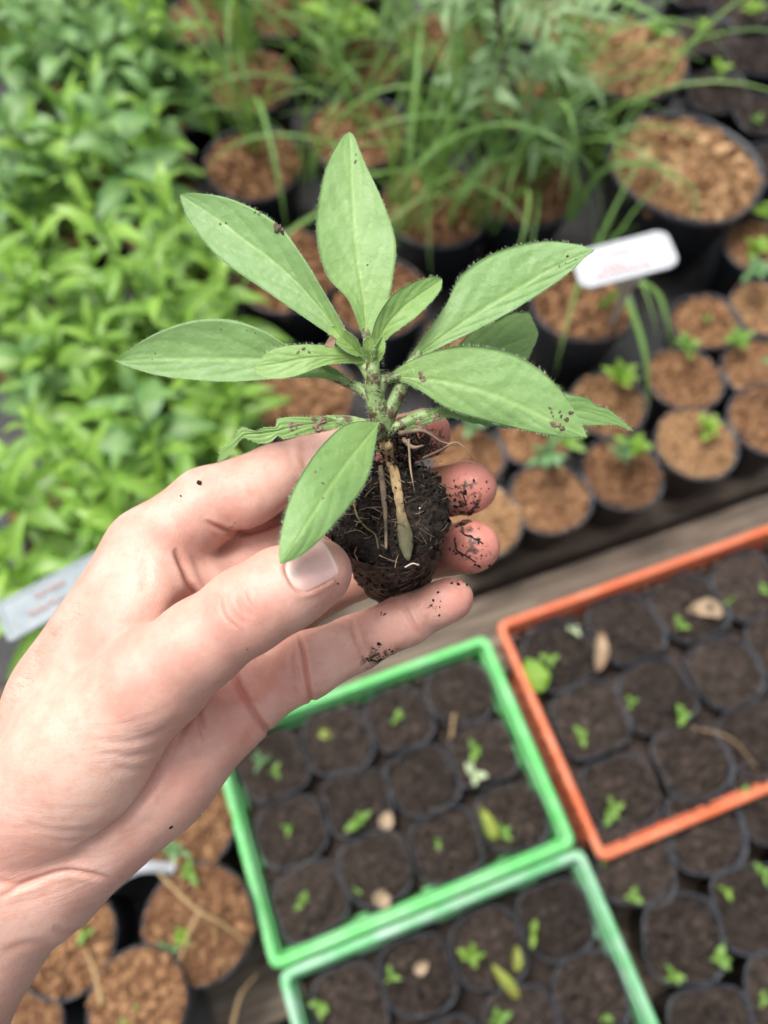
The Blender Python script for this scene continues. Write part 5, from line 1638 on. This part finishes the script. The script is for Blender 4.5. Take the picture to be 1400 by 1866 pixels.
for q_ in range(900):                      # crumbs clinging to the side
    t = rg.random() ** .6; a_ = rg.random() * 6.283
    p = BC + ax_ * HL * t + (8.3 + 8.6 * t ** .8 + .3 + 1.2 * vnoise(np.array([[t * 6, math.cos(a_) * 3, math.sin(a_) * 3]]), 1.0, 3)[0]) * (math.cos(a_) * e1 + math.sin(a_) * e2)
    V, F = lump(p, 0.2 + 0.75 * rg.random() ** 3, rg); bg.add(V / 1000, F)
for q_ in range(900):                      # soil heaped between plug and stem foot
    p = hp(735 + rg.normal() * 26, 818 + rg.normal() * 13, -2 + rg.normal() * 2.0)
    V, F = lump(p, 0.2 + 0.55 * rg.random() ** 2, rg); bg.add(V / 1000, F)
o = bg.obj('soil_crumbs', M_PLUG, plug, smooth=False); o['kind'] = 'stuff'
bg = Bag()
for q_ in range(380):                      # fine fibres over top and side
    if q_ < 130:
        r_ = 16.0 * math.sqrt(rg.random()); a_ = rg.random() * 6.283
        p = TC + r_ * (math.cos(a_) * e1 + math.sin(a_) * e2) + ax_ * (2.6 + .6 * rg.normal() - 2.2 * max(0, (r_ / 17 - .7) / .3))
        d = rg.normal(size=3); d -= ax_ * (d @ ax_) * .7
    else:
        t = rg.random(); a_ = rg.random() * 6.283
        p = BC + ax_ * HL * t + (8.3 + 8.6 * t ** .8 + .45) * (math.cos(a_) * e1 + math.sin(a_) * e2)
        d = -math.sin(a_) * e1 + math.cos(a_) * e2 + rg.normal(size=3) * .35
    d /= np.linalg.norm(d)
    L = 2 + 5 * rg.random(); w_ = np.cross(d, ax_)
    pts = [p, p + d * L * .5 + w_ * rg.normal() * .7, p + d * L + w_ * rg.normal() * 1.3 - (TC - p) * 0]
    if q_ >= 130:
        cen = BC + ax_ * (HL * t)
        for m_ in (1, 2):
            h_ = (pts[m_] - BC) @ ax_; rr_ = 8.3 + 8.6 * np.clip(h_ / HL, 0, 1) ** .8 + .5
            rv = pts[m_] - (BC + ax_ * h_); pts[m_] = BC + ax_ * h_ + rv / np.linalg.norm(rv) * rr_
    V, F = tube(catmull(pts, 7), 0.07 + .09 * rg.random(), 4); bg.add(np.array(V) / 1000, F)
o = bg.obj('root_fibres', M_ROOT, plug); o['kind'] = 'stuff'

def on_top(px, py, lift):
    """a point over the plug's rough top at a pixel"""
    d = hp(px, py, 0) - np.array([0, 0, HAND_D]); o_ = np.array([0, 0, HAND_D])
    t = ((TC + ax_ * lift - o_) @ ax_) / (d @ ax_)
    return o_ + d * t
C = catmull([hp(702, 806, 3), on_top(712, 835, 3.6), on_top(722, 880, 3.4), on_top(730, 930, 3.2), on_top(738, 975, 3.0), on_top(744, 1022, 2.2)], 30)
V, F = tube(C, (2.0, 1.8, 1.55, 1.45, 1.35, 1.3, 1.2, 1.4, 2.0, 2.0, .4), 12)
V = np.array(V)
CC = np.repeat(C, 12, axis=0); V = V - 0.55 * np.outer((V - CC) @ ax_, ax_)
V = V + fbm(V, .8, 2, 5)[:, None] * .3
dry = obj('dry_stem', V / 1000, F, M_DRY, seedling); dry['label'] = 'withered straw coloured stalk lying over the soil'
for pts, rd in (([(694, 850), (699, 900), (703, 950), (704, 1000)], .75), ):
    V, F = tube(catmull([on_top(*q_, 3.4) for q_ in pts], 20), (.7, .85, .6, .35), 8)
    obj('dry_stem', np.array(V) / 1000, F, M_ROOT, seedling)
V, F = tube(catmull([on_top(*q_, 3.6) for q_ in [(644, 914), (652, 942), (668, 962), (684, 975), (690, 1000)]], 24), .28, 6)
obj('root', np.array(V) / 1000, F, M_DRY, seedling)
V, F = tube(catmull([on_top(738, 1034, 2.4), on_top(752, 1027, 3.0), on_top(764, 1030, 2.4)], 10), .22, 6)
k = NT('white_root'); k.inp(Base_Color=(.42, .38, .31, 1), Roughness=.6)
obj('root', np.array(V) / 1000, F, k.m, seedling)
V, F = lump(on_top(766, 926, 3.6), .38, rg); obj('perlite_grain', V / 1000, F, k.m, plug, False)
for pts, r_ in (([(728, 790, 4), (770, 785, 8), (805, 805, 9), (835, 812, 10)], (.8, .6, .35, .15)), ([(770, 835, 3), (800, 822, 8), (830, 806, 11), (848, 818, 12), (862, 838, 12)], (.35, .4, .3, .2, .1)),
                ([(735, 800, 4), (752, 815, 5), (772, 812, 6)], (.8, .6, .3)), ([(745, 800, 5), (748, 850, 6), (756, 898, 9)], (.4, .3, .1))):
    htube('root', pts, r_, M_ROOT, seedling, sides=6)

# crumbs of soil and bark lying on leaves
rg = np.random.default_rng(21)
def crumb_on_leaf(key, px, py, size, mat, n=1, spread=6):
    S, N = LEAVES[key]
    Pp = to_px(S.reshape(-1, 3))
    for q_ in range(n):
        t = np.array([px, py]) + rg.normal(size=2) * spread * (n > 1)
        i = np.argmin(((Pp - t) ** 2).sum(1))
        V, F = flake(S.reshape(-1, 3)[i] + N.reshape(-1, 3)[i] * size * .12, N.reshape(-1, 3)[i], size * (.6 + .8 * rg.random()), rg)
        yield V / 1000, F
bg = Bag()
for key, px, py, s_, n in (('upper_left', 508, 414, 1.0, 4), ('upper_left', 410, 410, .4, 3), ('top', 646, 290, .6, 2), ('left', 402, 598, .5, 3), ('left', 460, 610, .35, 2), ('right_upper', 1040, 470, .55, 3),
                           ('right_upper', 1018, 482, .5, 2), ('right_lower', 1018, 775, 1.0, 6), ('right_lower', 1000, 750, .5, 5), ('right_lower', 1030, 766, .6, 4), ('small_left', 552, 640, .6, 3), ('front', 575, 855, .4, 2), ('front', 588, 890, .4, 2),
                           ('right_lower', 770, 690, .6, 5), ('left', 280, 656, .4, 2), ('top', 672, 480, .3, 2), ('torn', 580, 772, .8, 12), ('torn', 540, 778, .6, 8), ('right_low', 760, 770, .7, 12), ('right_low', 790, 755, .6, 8), ('upper_left', 470, 380, .4, 3)):
    for V, F in crumb_on_leaf(key, px, py, s_, None, n): bg.add(V, F)
o = bg.obj('soil_crumbs', M_ROOT, seedling, smooth=False); o['kind'] = 'stuff'
S, N = LEAVES['small_left']
k = NT('bark_chip'); v = k.coords(False); k.inp(Base_Color=k.mix(k.noise(v, 500, 3), (.45, .28, .15), (.70, .52, .36)), Roughness=.7)
chip = np.array([hp(592, 632, 11), hp(604, 616, 13), hp(614, 618, 12), (hp(606, 634, 11))])
up = np.array([0, 0, .7])
obj('bark_chip', np.vstack([chip, chip + up + rng.normal(size=(4, 3)) * .3]) / 1000, [(0, 1, 2, 3)[::-1], (4, 5, 6, 7), (0, 1, 5, 4), (1, 2, 6, 5), (2, 3, 7, 6), (3, 0, 4, 7)], k.m, seedling, False)

# crumbs and fibres sticking to the skin
bg = Bag()
SK = [(845, 900, 22, 26, .8), (850, 930, 16, 20, .9), (862, 1010, 26, 26, .7), (840, 955, 14, 14, .9), (775, 812, 22, 24, .8), (690, 1206, 17, 20, .8), (715, 1200, 14, 8, .6), (835, 1062, 8, 8, .6), (795, 1108, 10, 8, .5),
      (695, 1120, 5, 4, .5), (420, 965, 16, 6, .35), (364, 881, 2, 2, .8), (330, 905, 2, 2, .9), (312, 1507, 1, 1, .7), (600, 1060, 12, 5, .3), (448, 1186, 3, 2, .3), (905, 600, 1, 0, .3), (560, 1130, 40, 4, .25), (480, 950, 40, 5, .25), (860, 880, 25, 10, .35)]
rg = np.random.default_rng(5)
for px, py, sp_, n, s_ in SK:
    for q_ in range(n):
        p, nn = skin_point(px + rg.normal() * sp_ * (n > 1), py + rg.normal() * sp_ * .8 * (n > 1))
        if p is None: continue
        V, F = flake(p + nn * .06, nn, s_ * (.35 + 1.0 * rg.random() ** 2), rg); bg.add(V / 1000, F)
for px, py, L, a0 in ((860, 980, 46, 20), (835, 1000, 34, 60), (850, 1015, 40, 35), (770, 800, 34, -60), (845, 905, 26, 70), (680, 1203, 26, 10), (862, 930, 26, -40)):
    pts = []
    for t in np.linspace(-.5, .5, 6):
        p, nn = skin_point(px + math.cos(R(a0)) * L * t + rg.normal() * 2, py + math.sin(R(a0)) * L * t + rg.normal() * 2)
        if p is not None: pts.append(p + nn * .25)
    if len(pts) > 3:
        V, F = tube(catmull(pts, 14), .22, 5); bg.add(np.array(V) / 1000, F)
o = bg.obj('soil_crumbs', M_PLUG, person, smooth=False); o['kind'] = 'stuff'
